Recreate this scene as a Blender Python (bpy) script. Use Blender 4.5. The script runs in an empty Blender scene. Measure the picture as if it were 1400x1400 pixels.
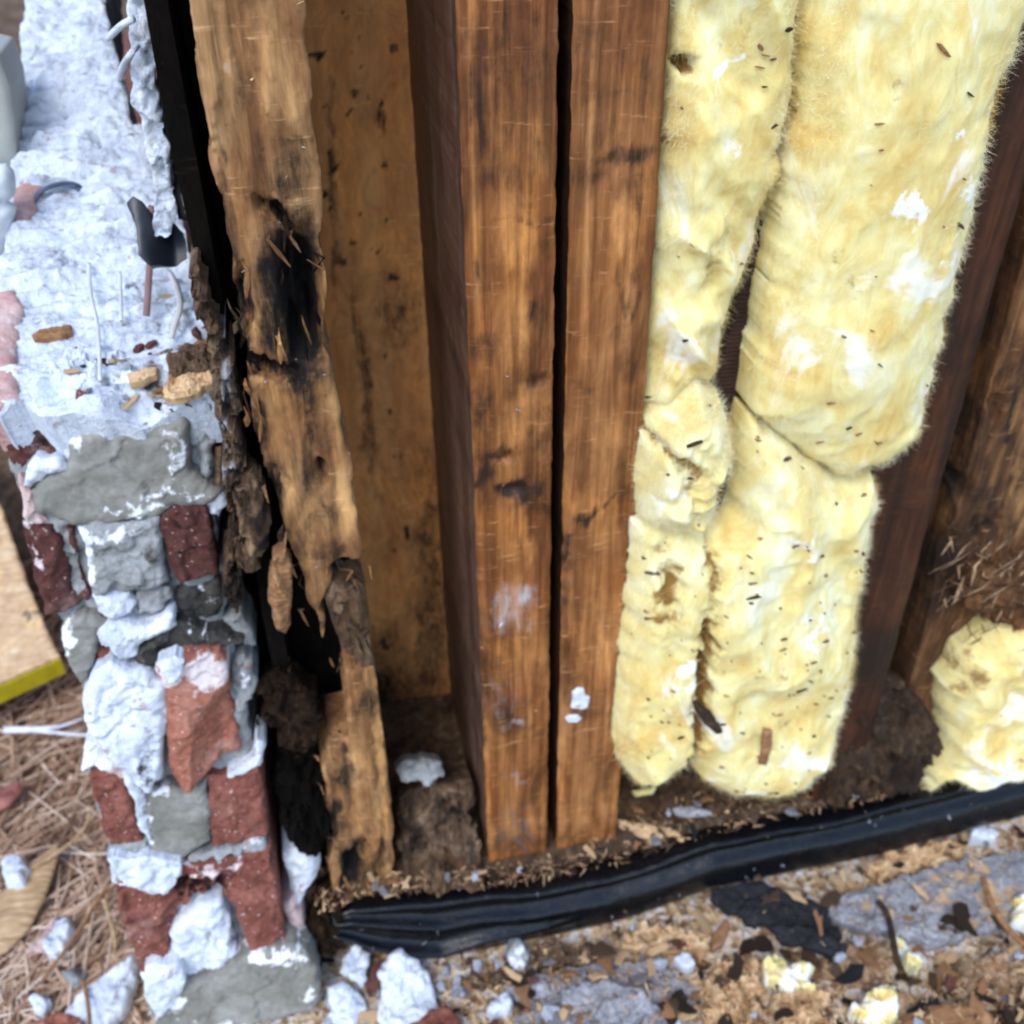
import bpy, math, random
import numpy as np
from math import radians as R

# ------------------------------------------------------------------ camera, world, sun, exposure
S = bpy.context.scene
COL = S.collection
random.seed(7)
RNG = np.random.default_rng(11)
PITCH, YAW = R(36.7), R(12.0)
CAM = np.array([0.0, -0.38, 0.56])
cd = bpy.data.cameras.new('camera'); cam = bpy.data.objects.new('camera', cd); COL.objects.link(cam)
cd.sensor_width = 36; cd.lens = 36; cd.clip_start = 0.01; cd.clip_end = 400
cam.location = CAM; cam.rotation_euler = (math.pi/2 - PITCH, 0, -YAW)
cd.dof.use_dof = True; cd.dof.focus_distance = 0.35; cd.dof.aperture_fstop = 13
S.camera = cam

SUN_EL, SUN_AZ = R(52), R(212)          # azimuth clockwise from +Y: behind the camera, to its left
W = bpy.data.worlds.new('World'); S.world = W; W.use_nodes = True
wn = W.node_tree.nodes; wn.clear()
wo = wn.new('ShaderNodeOutputWorld'); bg = wn.new('ShaderNodeBackground'); sk = wn.new('ShaderNodeTexSky')
sk.sky_type = 'NISHITA'; sk.sun_disc = False; sk.sun_elevation = SUN_EL; sk.sun_rotation = SUN_AZ
sk.air_density = 1.0; sk.dust_density = 0.7; sk.ozone_density = 1.4
bg.inputs['Strength'].default_value = 0.15
W.node_tree.links.new(sk.outputs[0], bg.inputs[0]); W.node_tree.links.new(bg.outputs[0], wo.inputs[0])
sd = bpy.data.lights.new('sun', 'SUN'); sun = bpy.data.objects.new('sun', sd); COL.objects.link(sun)
sd.energy = 0.7; sd.angle = R(24); sd.color = (1.0, 0.97, 0.93)
sun.rotation_euler = (math.pi/2 - SUN_EL, 0, math.pi - SUN_AZ)
S.view_settings.view_transform = 'Standard'; S.view_settings.look = 'None'
S.view_settings.gamma = 1; S.view_settings.use_curve_mapping = False
S.view_settings.exposure = 1.34
S.render.engine = 'CYCLES'
S.cycles.use_denoising = True
S.cycles.max_bounces = 5
S.cycles.filter_width = 2.1

# ------------------------------------------------------------------ geometry helpers
AZ = np.array([math.sin(YAW), math.cos(YAW), 0]); ZZ = np.array([0, 0, 1.0])
FW = AZ*math.cos(PITCH) - ZZ*math.sin(PITCH)
RT = np.array([math.cos(YAW), -math.sin(YAW), 0])
UP = AZ*math.sin(PITCH) + ZZ*math.cos(PITCH)

def ray(x, y):
    return FW + (x-700)/1400*RT - (y-700)/1400*UP

def to_px(P):
    d = P - CAM
    w = np.maximum(d @ FW, 1e-3)
    return 700 + 1400*(d @ RT)/w, 700 - 1400*(d @ UP)/w

class Plane:
    """a plane leaning by angle a (90 = upright and facing the viewer, 0 = level), e1 along the wall"""
    def __init__(s, o, a, turn=0.0):
        s.o = np.array(o, float); a = R(a); t = R(turn)
        s.e1 = np.array([math.cos(t), math.sin(t), 0])
        b = np.array([-math.sin(t), math.cos(t), 0])
        s.e2 = b*math.cos(a) + ZZ*math.sin(a)
        s.n = np.cross(s.e1, s.e2)
    def hit(s, x, y):
        d = ray(x, y); t = ((s.o - CAM) @ s.n)/(d @ s.n)
        return CAM + t*d
    def uv(s, x, y):
        p = s.hit(x, y) - s.o
        return (p @ s.e1, p @ s.e2)

def upright(Y): return Plane((0, Y, 0), 90)
def level(z): return Plane((0, 0, z), 0)

def _hash(ix, iy, iz, seed):
    h = (ix.astype(np.int64)*374761393 + iy.astype(np.int64)*668265263 + iz.astype(np.int64)*1274126177 + seed*974711) & 0xffffffff
    h = ((h ^ (h >> 13))*1274126177) & 0xffffffff
    h = ((h ^ (h >> 16))*2246822519) & 0xffffffff
    return ((h ^ (h >> 15)) & 0xffff)/65535.0

def vnoise(P, seed=0):
    i = np.floor(P).astype(np.int64); f = P - i; f = f*f*f*(f*(f*6-15)+10)
    r = 0
    for dx in (0, 1):
        wx = f[..., 0] if dx else 1-f[..., 0]
        for dy in (0, 1):
            wy = f[..., 1] if dy else 1-f[..., 1]
            for dz in (0, 1):
                wz = f[..., 2] if dz else 1-f[..., 2]
                r = r + wx*wy*wz*_hash(i[..., 0]+dx, i[..., 1]+dy, i[..., 2]+dz, seed)
    return r*2-1

def fbm(P, octv=4, seed=0, gain=.5):
    a, s, t = 1.0, 0, 0
    for o in range(octv):
        s = s + a*vnoise(P*(2.03**o)+o*7.3, seed+o); t += a; a *= gain
    return s/t

def facets(U, V, freq, seed, tilt=.8):
    """broken-face relief: each cell its own height and slope"""
    x = U*freq; y = V*freq; ix = np.floor(x).astype(np.int64); iy = np.floor(y).astype(np.int64)
    best = np.full(x.shape, 9e9); val = np.zeros(x.shape)
    z = np.zeros(ix.shape, np.int64)
    for a in (-1, 0, 1):
        for b in (-1, 0, 1):
            cx, cy = ix+a, iy+b
            fx = cx+_hash(cx, cy, z, seed); fy = cy+_hash(cx, cy, z+1, seed)
            d = (x-fx)**2+(y-fy)**2; k = d < best
            h = (_hash(cx, cy, z+2, seed)-.5) + tilt*((_hash(cx, cy, z+3, seed)-.5)*(x-fx)+(_hash(cx, cy, z+4, seed)-.5)*(y-fy))*2
            best = np.where(k, d, best); val = np.where(k, h, val)
    return val

def sdf(U, V, poly):
    """signed distance, positive inside"""
    P = np.array(poly, float); Q = np.roll(P, -1, 0)
    best = np.full(U.shape, 1e9); ins = np.zeros(U.shape, bool)
    for (x0, y0), (x1, y1) in zip(P, Q):
        ex, ey = x1-x0, y1-y0; L = ex*ex+ey*ey+1e-18
        t = np.clip(((U-x0)*ex+(V-y0)*ey)/L, 0, 1)
        best = np.minimum(best, (U-x0-t*ex)**2+(V-y0-t*ey)**2)
        c = ((y0 > V) != (y1 > V))
        with np.errstate(divide='ignore', invalid='ignore'):
            xi = x0 + (V-y0)*ex/(ey if abs(ey) > 1e-15 else 1e-15)
        ins ^= c & (U < xi)
    d = np.sqrt(best)
    return np.where(ins, d, -d)

def tag(o, label=None, cat=None, group=None, kind=None):
    if label: o['label'] = label
    if cat: o['category'] = cat
    if group: o['group'] = group
    if kind: o['kind'] = kind
    return o

def thing(name, label, cat, loc=(0, 0, 0), group=None):
    o = bpy.data.objects.new(name, None); COL.objects.link(o); o.location = loc
    o.empty_display_size = .02
    return tag(o, label, cat, group)

def link_mesh(name, verts, faces, m, root=None, smooth=None, attrs=None, mats=None, midx=None, origin=None):
    me = bpy.data.meshes.new(name)
    V = np.asarray(verts, float)
    if root is not None:
        V = V - np.array(root.location)
    elif origin is not None:
        V = V - np.array(origin)
    me.from_pydata(V.tolist(), [], faces)
    if mats:
        for q in mats: me.materials.append(q)
        if midx is not None: me.polygons.foreach_set('material_index', midx)
    else:
        me.materials.append(m)
    if smooth is not None:
        me.polygons.foreach_set('use_smooth', smooth)
    for k, v in (attrs or {}).items():
        a = me.attributes.new(k, 'FLOAT', 'POINT'); a.data.foreach_set('value', np.asarray(v, np.float32))
    me.update()
    o = bpy.data.objects.new(name, me); COL.objects.link(o)
    if root is not None: o.parent = root
    elif origin is not None: o.location = origin
    return o

SURF = {}
def blob(X, Y, items, seed=0):
    r = np.zeros(X.shape)
    for it in items:
        x, y, rx, ry, k = it[:5]
        rot = R(it[5]) if len(it) > 5 else 0
        dx, dy = X-x, Y-y
        a = (dx*math.cos(rot)+dy*math.sin(rot))/rx; b = (-dx*math.sin(rot)+dy*math.cos(rot))/ry
        d = a*a+b*b
        r = np.maximum(r, k*np.exp(-(d**1.6)*.9)) if k > 0 else r + k*np.exp(-d)
    return r

_seed = [0]
def chunk(name, poly, plane, m, root=None, depth=.02, bulge=.004, rr=.01, amp=.002, freq=60, res=.0016,
          ej=.0015, efreq=90, dents=(), stains=(), pales=(), hfun=None, tilt=(0, 0), aniso=(1, 1), world=False,
          octv=5, gain=.5, key=None, smooth=True, rag=0.0, flatside=True, cell=None, mside=None, bleach=(), eaniso=1.0, warp=16.0):
    """solid lump: an outline on a real plane, a displaced front, real thickness behind"""
    _seed[0] += 13; seed = _seed[0]
    pp = poly if world else [plane.uv(x, y) for x, y in poly]
    A = np.array(pp); lo = A.min(0)-res*3; hi = A.max(0)+res*3
    nu = int((hi[0]-lo[0])/res)+2; nv = int((hi[1]-lo[1])/res)+2
    u = lo[0]+np.arange(nu)*res; v = lo[1]+np.arange(nv)*res
    U, V = np.meshgrid(u, v, indexing='ij')
    s = sdf(U, V, pp)
    N3 = np.stack([U*aniso[0], V*aniso[1], np.full(U.shape, seed*.37)], -1)
    if ej:
        s = s + ej*fbm(np.stack([U*efreq, V*efreq*eaniso, np.full(U.shape, seed*1.7)], -1), 4, seed)
        if rag: s = s + rag*np.minimum(0, fbm(np.stack([U*efreq*.5*aniso[0], V*efreq*.5*aniso[1], np.full(U.shape, 3.1)], -1), 3, seed+5))
    gu, gv = np.gradient(s, res); g2 = np.clip(gu*gu+gv*gv, .3, 4)
    out = s < 0
    U2 = np.where(out, U-s*gu/g2, U); V2 = np.where(out, V-s*gv/g2, V)
    sin_ = np.maximum(s, 0)
    W3 = plane.o + U2[..., None]*plane.e1 + V2[..., None]*plane.e2
    PX, PY = to_px(W3)
    k = np.clip(sin_/rr, 0, 1); prof = np.sqrt(np.clip(1-(1-k)**2, 0, 1))
    h = bulge*prof + amp*fbm(N3*freq, octv, seed+1, gain)*(.35+.65*prof)
    if cell:
        wx = U2*aniso[0]+.35/cell[1]*fbm(N3*cell[1]*1.3, 3, seed+7); wy = V2*aniso[1]+.35/cell[1]*fbm(N3*cell[1]*1.3, 3, seed+8)
        h = h + cell[0]*(facets(wx, wy, cell[1], seed)+.45*facets(wx, wy, cell[1]*2.6, seed+1))*(.4+.6*prof)
    h = h + tilt[0]*(U2-A[:, 0].mean()) + tilt[1]*(V2-A[:, 1].mean())
    if hfun is not None: h = h + hfun(PX, PY, U2, V2, sin_)
    if dents or stains or pales or bleach:
        NW = np.stack([U2*110*min(1, aniso[0]), V2*110*max(aniso[1], .45), np.full(U.shape, seed*.7)], -1)
        WX = PX + warp*fbm(NW, 4, seed+21, .6); WY = PY + warp*1.4*fbm(NW+9.1, 4, seed+22, .6)
    dn = blob(WX, WY, dents) if dents else 0
    if dents:
        dn = np.maximum(dn, 0)*np.clip(1+1.1*fbm(N3*freq*1.5, 5, seed+3), .1, 1.6)
        h = h - dn
    st = blob(WX, WY, stains) if stains else np.zeros(U.shape)
    if dents: st = np.maximum(st, np.clip(dn/.012, 0, 1))  # dents darken with their depth: recess shade painted into the colour mask
    pl = blob(WX, WY, pales) if pales else np.zeros(U.shape)
    bb = blob(WX, WY, bleach) if bleach else np.zeros(U.shape)  # bleach: zones of lighter, yellower wood
    h = np.maximum(h, -depth*.92)
    Wf = W3 + h[..., None]*plane.n
    cell = (s[:-1, :-1] > 0) | (s[1:, :-1] > 0) | (s[1:, 1:] > 0) | (s[:-1, 1:] > 0)
    idx = np.full(U.shape, -1)
    used = np.zeros(U.shape, bool)
    used[:-1, :-1] |= cell; used[1:, :-1] |= cell; used[1:, 1:] |= cell; used[:-1, 1:] |= cell
    n = int(used.sum()); idx[used] = np.arange(n)
    ci, cj = np.nonzero(cell)
    F = np.stack([idx[ci, cj], idx[ci+1, cj], idx[ci+1, cj+1], idx[ci, cj+1]], -1)
    Vf = Wf[used]; back = (W3 - depth*plane.n)[used]
    # border edges
    E = {}
    e = np.concatenate([F[:, [0, 1]], F[:, [1, 2]], F[:, [2, 3]], F[:, [3, 0]]])
    keyv = e[:, 0]*n + e[:, 1]; rev = e[:, 1]*n + e[:, 0]
    bd = e[~np.isin(keyv, rev)]
    bv = np.unique(bd); rm = np.full(n, -1); rm[bv] = np.arange(len(bv))
    nb = len(bv)
    verts = np.concatenate([Vf, Vf[bv], back[bv]])
    side = np.stack([rm[bd[:, 1]]+n, rm[bd[:, 0]]+n, rm[bd[:, 0]]+n+nb, rm[bd[:, 1]]+n+nb], -1)
    faces = F.tolist() + side.tolist()
    # back sheet: reversed copy, coarse is enough
    verts = np.concatenate([verts, back]); faces += (F[:, ::-1]+n+2*nb).tolist()
    sm = np.zeros(len(faces), bool); sm[:len(F)] = smooth
    if not flatside: sm[len(F):len(F)+len(side)] = True
    at = {}
    for nm, arr in (('stain', st), ('pale', pl), ('bleach', bb)):  # stain also carries the painted dent shade
        if np.any(arr):
            q = arr[used]; at[nm] = np.concatenate([q, q[bv], q[bv], q])
    c = Vf.mean(0)
    mi_ = None
    if mside is not None:
        mi_ = np.zeros(len(faces), np.int32); mi_[len(F):] = 1
    o = link_mesh(name, verts, faces, m, root, sm, at, mats=[m, mside] if mside is not None else None, midx=mi_, origin=None if root is not None else c)
    SURF[key or o.name] = (Wf[used], np.stack([PX[used], PY[used]], -1), s[used], plane)
    return o

def on(key, x, y):
    P, X, s, pl = SURF[key]
    k = int(np.argmin((X[:, 0]-x)**2+(X[:, 1]-y)**2))
    return P[k], s[k], pl

def box(name, lo, hi, m, root=None, jit=0):
    x0, y0, z0 = lo; x1, y1, z1 = hi
    v = [(x0, y0, z0), (x1, y0, z0), (x1, y1, z0), (x0, y1, z0), (x0, y0, z1), (x1, y0, z1), (x1, y1, z1), (x0, y1, z1)]
    f = [(0, 3, 2, 1), (4, 5, 6, 7), (0, 1, 5, 4), (1, 2, 6, 5), (2, 3, 7, 6), (3, 0, 4, 7)]
    return link_mesh(name, v, f, m, root, origin=None if root is not None else ((x0+x1)/2, (y0+y1)/2, z0))

def tube_geo(pts, rads, sides=5, flat=1.0, flatdir=None):
    pts = np.array(pts, float); n = len(pts); vs = []; fs = []
    T = np.gradient(pts, axis=0); T /= np.linalg.norm(T, axis=1)[:, None]+1e-12
    ref = np.array([.31, .2, .93]) if flatdir is None else np.array(flatdir, float)
    for i in range(n):
        a = np.cross(T[i], ref); a /= np.linalg.norm(a)+1e-12; b = np.cross(T[i], a)
        for k in range(sides):
            t = 2*math.pi*k/sides
            vs.append(pts[i]+rads[i]*(math.cos(t)*a+math.sin(t)*b*flat))
    for i in range(n-1):
        for k in range(sides):
            k2 = (k+1) % sides
            fs.append((i*sides+k, i*sides+k2, (i+1)*sides+k2, (i+1)*sides+k))
    fs.append(tuple(range(sides))[::-1]); fs.append(tuple((n-1)*sides+k for k in range(sides)))
    return vs, fs

def spline(ctrl, n=16):
    c = np.array(ctrl, float); m = len(c); out = []
    if m == 2: return [c[0]+(c[1]-c[0])*t for t in np.linspace(0, 1, n)]
    for t in np.linspace(0, m-1-1e-6, n):
        i = int(t); f = t-i
        p0, p1, p2, p3 = c[max(i-1, 0)], c[i], c[min(i+1, m-1)], c[min(i+2, m-1)]
        out.append(.5*(2*p1+(p2-p0)*f+(2*p0-5*p1+4*p2-p3)*f*f+(3*p1-p0-3*p2+p3)*f**3))
    return out

def cord(name, ctrl, r, m, root=None, sides=7, n=20, taper=False, flat=1.0, flatdir=None):
    p = spline(ctrl, n)
    rr_ = [r*(1-.6*i/(n-1)) if taper else r for i in range(n)]
    v, f = tube_geo(p, rr_, sides, flat, flatdir)
    return link_mesh(name, v, f, m, root, np.ones(len(f), bool), origin=None if root is not None else p[0])

# ------------------------------------------------------------------ materials
def rgb(r, g, b):
    f = lambda c: (c/255/12.92 if c/255 <= .04045 else ((c/255+.055)/1.055)**2.4)
    return (f(r), f(g), f(b), 1)

class NT:
    def __init__(s, name):
        s.m = bpy.data.materials.new(name); s.m.use_nodes = True
        s.t = s.m.node_tree; s.t.nodes.clear()
        s.out = s.n('ShaderNodeOutputMaterial'); s.b = s.n('ShaderNodeBsdfPrincipled')
        s.l(s.b.outputs[0], s.out.inputs[0])
        s.tc = s.n('ShaderNodeTexCoord')
    def n(s, t, **kw):
        q = s.t.nodes.new(t)
        for k, v in kw.items(): setattr(q, k, v)
        return q
    def l(s, a, b): s.t.links.new(a, b)
    def coord(s, scale=(1, 1, 1), rot=(0, 0, 0)):
        mp = s.n('ShaderNodeMapping'); mp.inputs['Scale'].default_value = scale; mp.inputs['Rotation'].default_value = rot
        s.l(s.tc.outputs['Object'], mp.inputs[0]); return mp.outputs[0]
    def noise(s, scale, det=6, rough=.6, co=None, dist=0.0):
        q = s.n('ShaderNodeTexNoise'); q.inputs['Scale'].default_value = scale; q.inputs['Detail'].default_value = det
        q.inputs['Roughness'].default_value = rough; q.inputs['Distortion'].default_value = dist
        s.l(co if co is not None else s.tc.outputs['Object'], q.inputs['Vector']); return q.outputs['Fac']
    def voro(s, scale, co=None, feature='F1', outp='Distance'):
        q = s.n('ShaderNodeTexVoronoi'); q.inputs['Scale'].default_value = scale; q.feature = feature
        s.l(co if co is not None else s.tc.outputs['Object'], q.inputs['Vector']); return q.outputs[outp]
    def ramp(s, f, stops):
        q = s.n('ShaderNodeValToRGB'); e = q.color_ramp.elements
        while len(e) < len(stops): e.new(.5)
        for k, (p, c) in zip(e, stops): k.position = p; k.color = c
        s.l(f, q.inputs[0]); return q.outputs[0]
    def val(s, f, a, b, c0=0, c1=1):
        q = s.n('ShaderNodeMapRange'); q.clamp = True; q.interpolation_type = 'SMOOTHSTEP'
        for i, x in enumerate((a, b, c0, c1)): q.inputs[i+1].default_value = x
        s.l(f, q.inputs[0]); return q.outputs[0]
    def math(s, op, a, b=None):
        q = s.n('ShaderNodeMath'); q.operation = op
        for i, x in enumerate((a, b)):
            if x is None: continue
            if isinstance(x, (int, float)): q.inputs[i].default_value = x
            else: s.l(x, q.inputs[i])
        return q.outputs[0]
    def mix(s, f, a, b, mode='MIX'):
        q = s.n('ShaderNodeMix'); q.data_type = 'RGBA'; q.blend_type = mode
        if isinstance(f, (int, float)): q.inputs[0].default_value = f
        else: s.l(f, q.inputs[0])
        for i, x in ((6, a), (7, b)):
            if isinstance(x, tuple): q.inputs[i].default_value = x
            else: s.l(x, q.inputs[i])
        return q.outputs[2]
    def attr(s, nm):
        q = s.n('ShaderNodeAttribute'); q.attribute_name = nm; return q.outputs['Fac']
    def bump(s, *hs):
        prev = None
        for h, st, d in hs:
            q = s.n('ShaderNodeBump'); q.inputs['Strength'].default_value = st; q.inputs['Distance'].default_value = d
            s.l(h, q.inputs['Height'])
            if prev is not None: s.l(prev, q.inputs['Normal'])
            prev = q.outputs[0]
        s.l(prev, s.b.inputs['Normal'])
    def fin(s, color, rough=.8, spec=.3):
        if isinstance(color, tuple): s.b.inputs['Base Color'].default_value = color
        else: s.l(color, s.b.inputs['Base Color'])
        if isinstance(rough, (int, float)): s.b.inputs['Roughness'].default_value = rough
        else: s.l(rough, s.b.inputs['Roughness'])
        s.b.inputs['Specular IOR Level'].default_value = spec
        return s.m
    def marks(s, c, rot=(.012, .007, .004, 1), pale=(.5, .52, .55, 1), nz=None, soft=1.0, pk=1.0):
        """rot stains, dent shade painted by depth and pale mortar dust, shapes of their own carried by the mesh"""
        k = nz if nz is not None else s.noise(120, 5, .65)
        d = s.math('MULTIPLY', s.math('SUBTRACT', k, .5), 1.9)
        c = s.mix(s.val(s.math('ADD', s.attr('stain'), d), .3*soft, .8+.25*(1-soft)), c, rot)
        return s.mix(s.val(s.math('ADD', s.attr('pale'), d), .38 if pk == 1 else .2, .66 if pk == 1 else .95, 0, pk), c, pale)

def wood(name, stops, rot=(.014, .008, .005, 1), gs=(260, 260, 9), rough=.75, bumpk=.5, blot=.5, spec=.3, drift=(.74, .56, .45), dk=.6, gold=.8):
    t = NT(name)
    g = t.noise(1, 6, .6, t.coord(gs), .6)
    g2 = t.noise(1, 4, .6, t.coord((gs[0]*.28, gs[1]*.28, gs[2]*.5)), 1.2)
    f = t.math('ADD', t.math('MULTIPLY', g, .5), t.math('MULTIPLY', g2, .5))
    c = t.ramp(f, stops)
    c = t.mix(t.val(t.noise(9, 4, .6, t.coord((2.2, 2.2, 1)), 1.0), .42, .62, 0, dk), c, drift+(1,), 'MULTIPLY')
    mo = t.noise(70, 6, .7, t.coord((1, 1, .45)), 1.5)
    c = t.mix(t.val(mo, .35, .65, 0, .5), c, (.5, .42, .36, 1), 'MULTIPLY')
    c = t.mix(t.val(t.noise(13, 4, .6, t.coord((1.5, 1.5, 1), (0, 0, .7)), 1.0), .48, .64, 0, gold), c, (1.35, 1.3, 1.05, 1), 'MULTIPLY')
    c = t.mix(t.val(t.math('ADD', t.attr('bleach'), t.math('MULTIPLY', t.math('SUBTRACT', t.noise(60, 6, .7, t.coord((1, 1, .3)), .8), .5), 1.2)), .25, .75), c, t.mix(.25, t.mix(1.0, c, (1.75, 1.75, 1.45, 1), 'MULTIPLY'), stops[-1][1]))  # lighter, yellower wood where the mesh attribute is high
    bl = t.noise(26, 6, .65, t.coord((1, 1, .5)), .8)
    c = t.mix(t.val(bl, .5, .72, 0, blot), c, tuple(x*.28 for x in stops[0][1][:3])+(1,))
    x = t.noise(1, 4, .6, t.coord((60, 60, 420)))
    c = t.mix(t.val(x, .6, .75, 0, .35), c, tuple(min(1, q*1.5) for q in stops[-1][1][:3])+(1,))
    c = t.marks(c, rot, nz=t.math('ADD', t.math('MULTIPLY', t.noise(1, 6, .7, t.coord((190, 190, 45)), 1.2), .6), t.math('MULTIPLY', t.noise(120, 6, .75), .4)), soft=.6, pk=.7)
    t.bump((g2, .35*bumpk, .003), (g, .8*bumpk, .0012), (x, .25*bumpk, .001))
    return t.fin(c, rough, spec)

M = {}
M['stud'] = wood('reddish_pine', [(0.3, rgb(70, 38, 18)), (0.45, rgb(124, 76, 38)), (0.57, rgb(168, 112, 62)), (0.7, rgb(202, 150, 96))], rot=(.022, .010, .005, 1), blot=.85, rough=.6, spec=.3)
M['stud_b'] = wood('tan_pine', [(0.3, rgb(82, 48, 25)), (0.45, rgb(136, 88, 48)), (0.57, rgb(174, 120, 72)), (0.7, rgb(206, 156, 106))], rot=(.02, .011, .006, 1), blot=.75, rough=.55)
M['stud_side'] = wood('greybrown_board_edge', [(0.3, rgb(70, 48, 40)), (0.5, rgb(108, 82, 70)), (0.7, rgb(144, 118, 104))], gs=(120, 120, 3), blot=.5, rough=.5, bumpk=.25)
M['stud_dark'] = wood('damp_pine_and_slot_shade', [(0.3, rgb(30, 16, 9)), (0.5, rgb(62, 35, 20)), (0.7, rgb(96, 58, 34))], blot=.7, rough=.6)
M['post'] = wood('rotten_tan_wood', [(0.28, rgb(82, 56, 34)), (0.43, rgb(136, 98, 62)), (0.56, rgb(174, 132, 88)), (0.7, rgb(206, 168, 122))], rot=(.007, .005, .004, 1), gs=(200, 200, 14), rough=.9, bumpk=.8, blot=.85)
M['rot'] = wood('dark_rotten_wood', [(.3, rgb(24, 18, 14)), (.5, rgb(58, 44, 32)), (.7, rgb(104, 82, 60))], gs=(300, 300, 90), rough=.9, bumpk=1.0, blot=.85)
M['rot_void_shade'] = wood('black_rot_and_void_shade', [(.3, (.002, .002, .0015, 1)), (.58, (.006, .0045, .0035, 1)), (.75, (.022, .015, .01, 1))], gs=(240, 240, 80), rough=.95, bumpk=.8, blot=.5, spec=.1)  # near-black colour for rot, also painting the darkness of void and cavity
M['rot_grey'] = wood('greybrown_rotten_wood', [(.3, rgb(50, 38, 29)), (.47, rgb(92, 73, 56)), (.6, rgb(126, 103, 81)), (.72, rgb(156, 134, 110))], gs=(240, 240, 30), rough=.92, bumpk=.9, blot=.8)
M['rot_deep'] = wood('deep_dark_rot', [(.3, rgb(14, 10, 8)), (.5, rgb(38, 28, 20)), (.7, rgb(74, 57, 42))], gs=(300, 300, 90), rough=.95, bumpk=1.0, blot=.85, spec=.1)
M['panel'] = wood('brown_sheathing', [(0.3, rgb(206, 128, 68)), (0.5, rgb(230, 158, 94)), (0.7, rgb(238, 178, 118))], rot=(.035, .018, .009, 1), gs=(70, 70, 3), rough=.8, bumpk=.12, blot=.25, dk=.25)
M['rot_brown'] = wood('brown_rotten_stud', [(0.3, rgb(48, 31, 18)), (0.47, rgb(92, 62, 37)), (0.6, rgb(132, 96, 60)), (0.72, rgb(172, 134, 94))], gs=(200, 200, 16), rough=.92, bumpk=.9, blot=.8)
M['rot_pink'] = wood('shredded_pinkish_rot', [(.3, rgb(112, 88, 66)), (.5, rgb(178, 148, 118)), (.7, rgb(214, 188, 160))], gs=(240, 240, 120), rough=.92, bumpk=1.0, blot=.7, drift=(.84, .8, .74), dk=.5, gold=.4)
M['chip'] = wood('fresh_wood_chip', [(0.3, rgb(166, 130, 92)), (0.5, rgb(216, 182, 138)), (0.7, rgb(236, 212, 176))], gs=(60, 500, 500), rough=.9, bumpk=.6, blot=.35, drift=(.84, .8, .74), dk=.5, gold=.4)
M['chip_brown'] = wood('brown_wood_chip', [(0.3, rgb(98, 66, 42)), (0.5, rgb(154, 112, 76)), (0.7, rgb(190, 148, 108))], gs=(60, 500, 500), rough=.9, bumpk=.6, blot=.45, drift=(.84, .8, .74), dk=.5, gold=.4)
M['pale_board'] = wood('pale_pine_end', [(.3, rgb(206, 158, 108)), (.5, rgb(236, 200, 154)), (.7, rgb(248, 226, 192))], gs=(40, 300, 300), rough=.75, bumpk=.7, blot=.1, drift=(.9, .84, .76), dk=.4)

def mortar(name, a, b, c, sc=1.0, pits=True, bk=1.0):
    t = NT(name)
    n1 = t.noise(45*sc, 7, .65, None, .4); n2 = t.noise(260*sc, 5, .7); n3 = t.noise(900*sc, 3, .6)
    col = t.ramp(t.math('ADD', t.math('MULTIPLY', n1, .65), t.math('MULTIPLY', n2, .35)), [(.32, a), (.5, b), (.66, c)])
    if pits:
        col = t.mix(t.val(n2, .66, .74, 0, .75), col, rgb(96, 92, 92))
        k = t.noise(150*sc, 3, .5, t.coord((1, 1, 1), (.4, .2, 0)))
        col = t.mix(t.val(k, .66, .71, 0, .55), col, rgb(168, 112, 96))
    col = t.marks(col, rgb(70, 64, 58), rgb(232, 234, 238))
    t.bump((n1, .5*bk, .004), (n2, .7*bk, .002), (n3, .5*bk, .0007))
    return t.fin(col, .92, .15)

M['mortar_white'] = mortar('chalky_white_mortar', rgb(166, 170, 177), rgb(214, 220, 229), rgb(236, 240, 246))
M['mortar_bed'] = mortar('rough_bed_mortar', rgb(166, 172, 182), rgb(218, 226, 237), rgb(238, 243, 250), 1.2, True, 1.2)
M['mortar_grey'] = mortar('grey_mortar', rgb(112, 112, 110), rgb(150, 151, 149), rgb(186, 188, 188))
M['mortar_olive'] = mortar('smooth_olive_mortar', rgb(106, 103, 94), rgb(132, 129, 120), rgb(158, 156, 150), .9, False, .5)
M['mortar_dark'] = mortar('sooty_mortar', rgb(36, 36, 36), rgb(66, 64, 60), rgb(104, 100, 92), 1.4)
M['mortar_pink'] = mortar('pinkish_mortar', rgb(172, 132, 122), rgb(206, 178, 170), rgb(226, 214, 210))

def brick_mat(name, a, b, c):
    t = NT(name)
    n1 = t.noise(40, 6, .65, None, .5); n2 = t.noise(300, 5, .7); v = t.noise(420, 3, .6)
    col = t.ramp(t.math('ADD', t.math('MULTIPLY', n1, .6), t.math('MULTIPLY', n2, .4)), [(.32, a), (.5, b), (.68, c)])
    col = t.mix(t.val(v, .64, .70, 0, .85), col, rgb(214, 196, 190))
    col = t.mix(t.val(t.noise(28, 6, .7), .52, .78, 0, .45), col, rgb(196, 176, 170))
    col = t.marks(col, rgb(38, 20, 17), rgb(222, 208, 206))
    t.bump((n1, .5, .003), (n2, .8, .0016), (t.noise(1100, 3, .6), .4, .0006))
    return t.fin(col, .9, .2)
M['brick'] = brick_mat('dull_red_brick', rgb(88, 50, 42), rgb(128, 76, 63), rgb(160, 106, 92))
M['brick_dark'] = brick_mat('maroon_brick', rgb(62, 37, 33), rgb(90, 54, 48), rgb(118, 78, 70))
M['brick_orange'] = brick_mat('orange_red_brick', rgb(118, 68, 52), rgb(160, 100, 80), rgb(192, 140, 120))
M['brick_pink'] = brick_mat('dusty_pink_brick', rgb(168, 122, 114), rgb(200, 160, 152), rgb(222, 196, 190))

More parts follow.
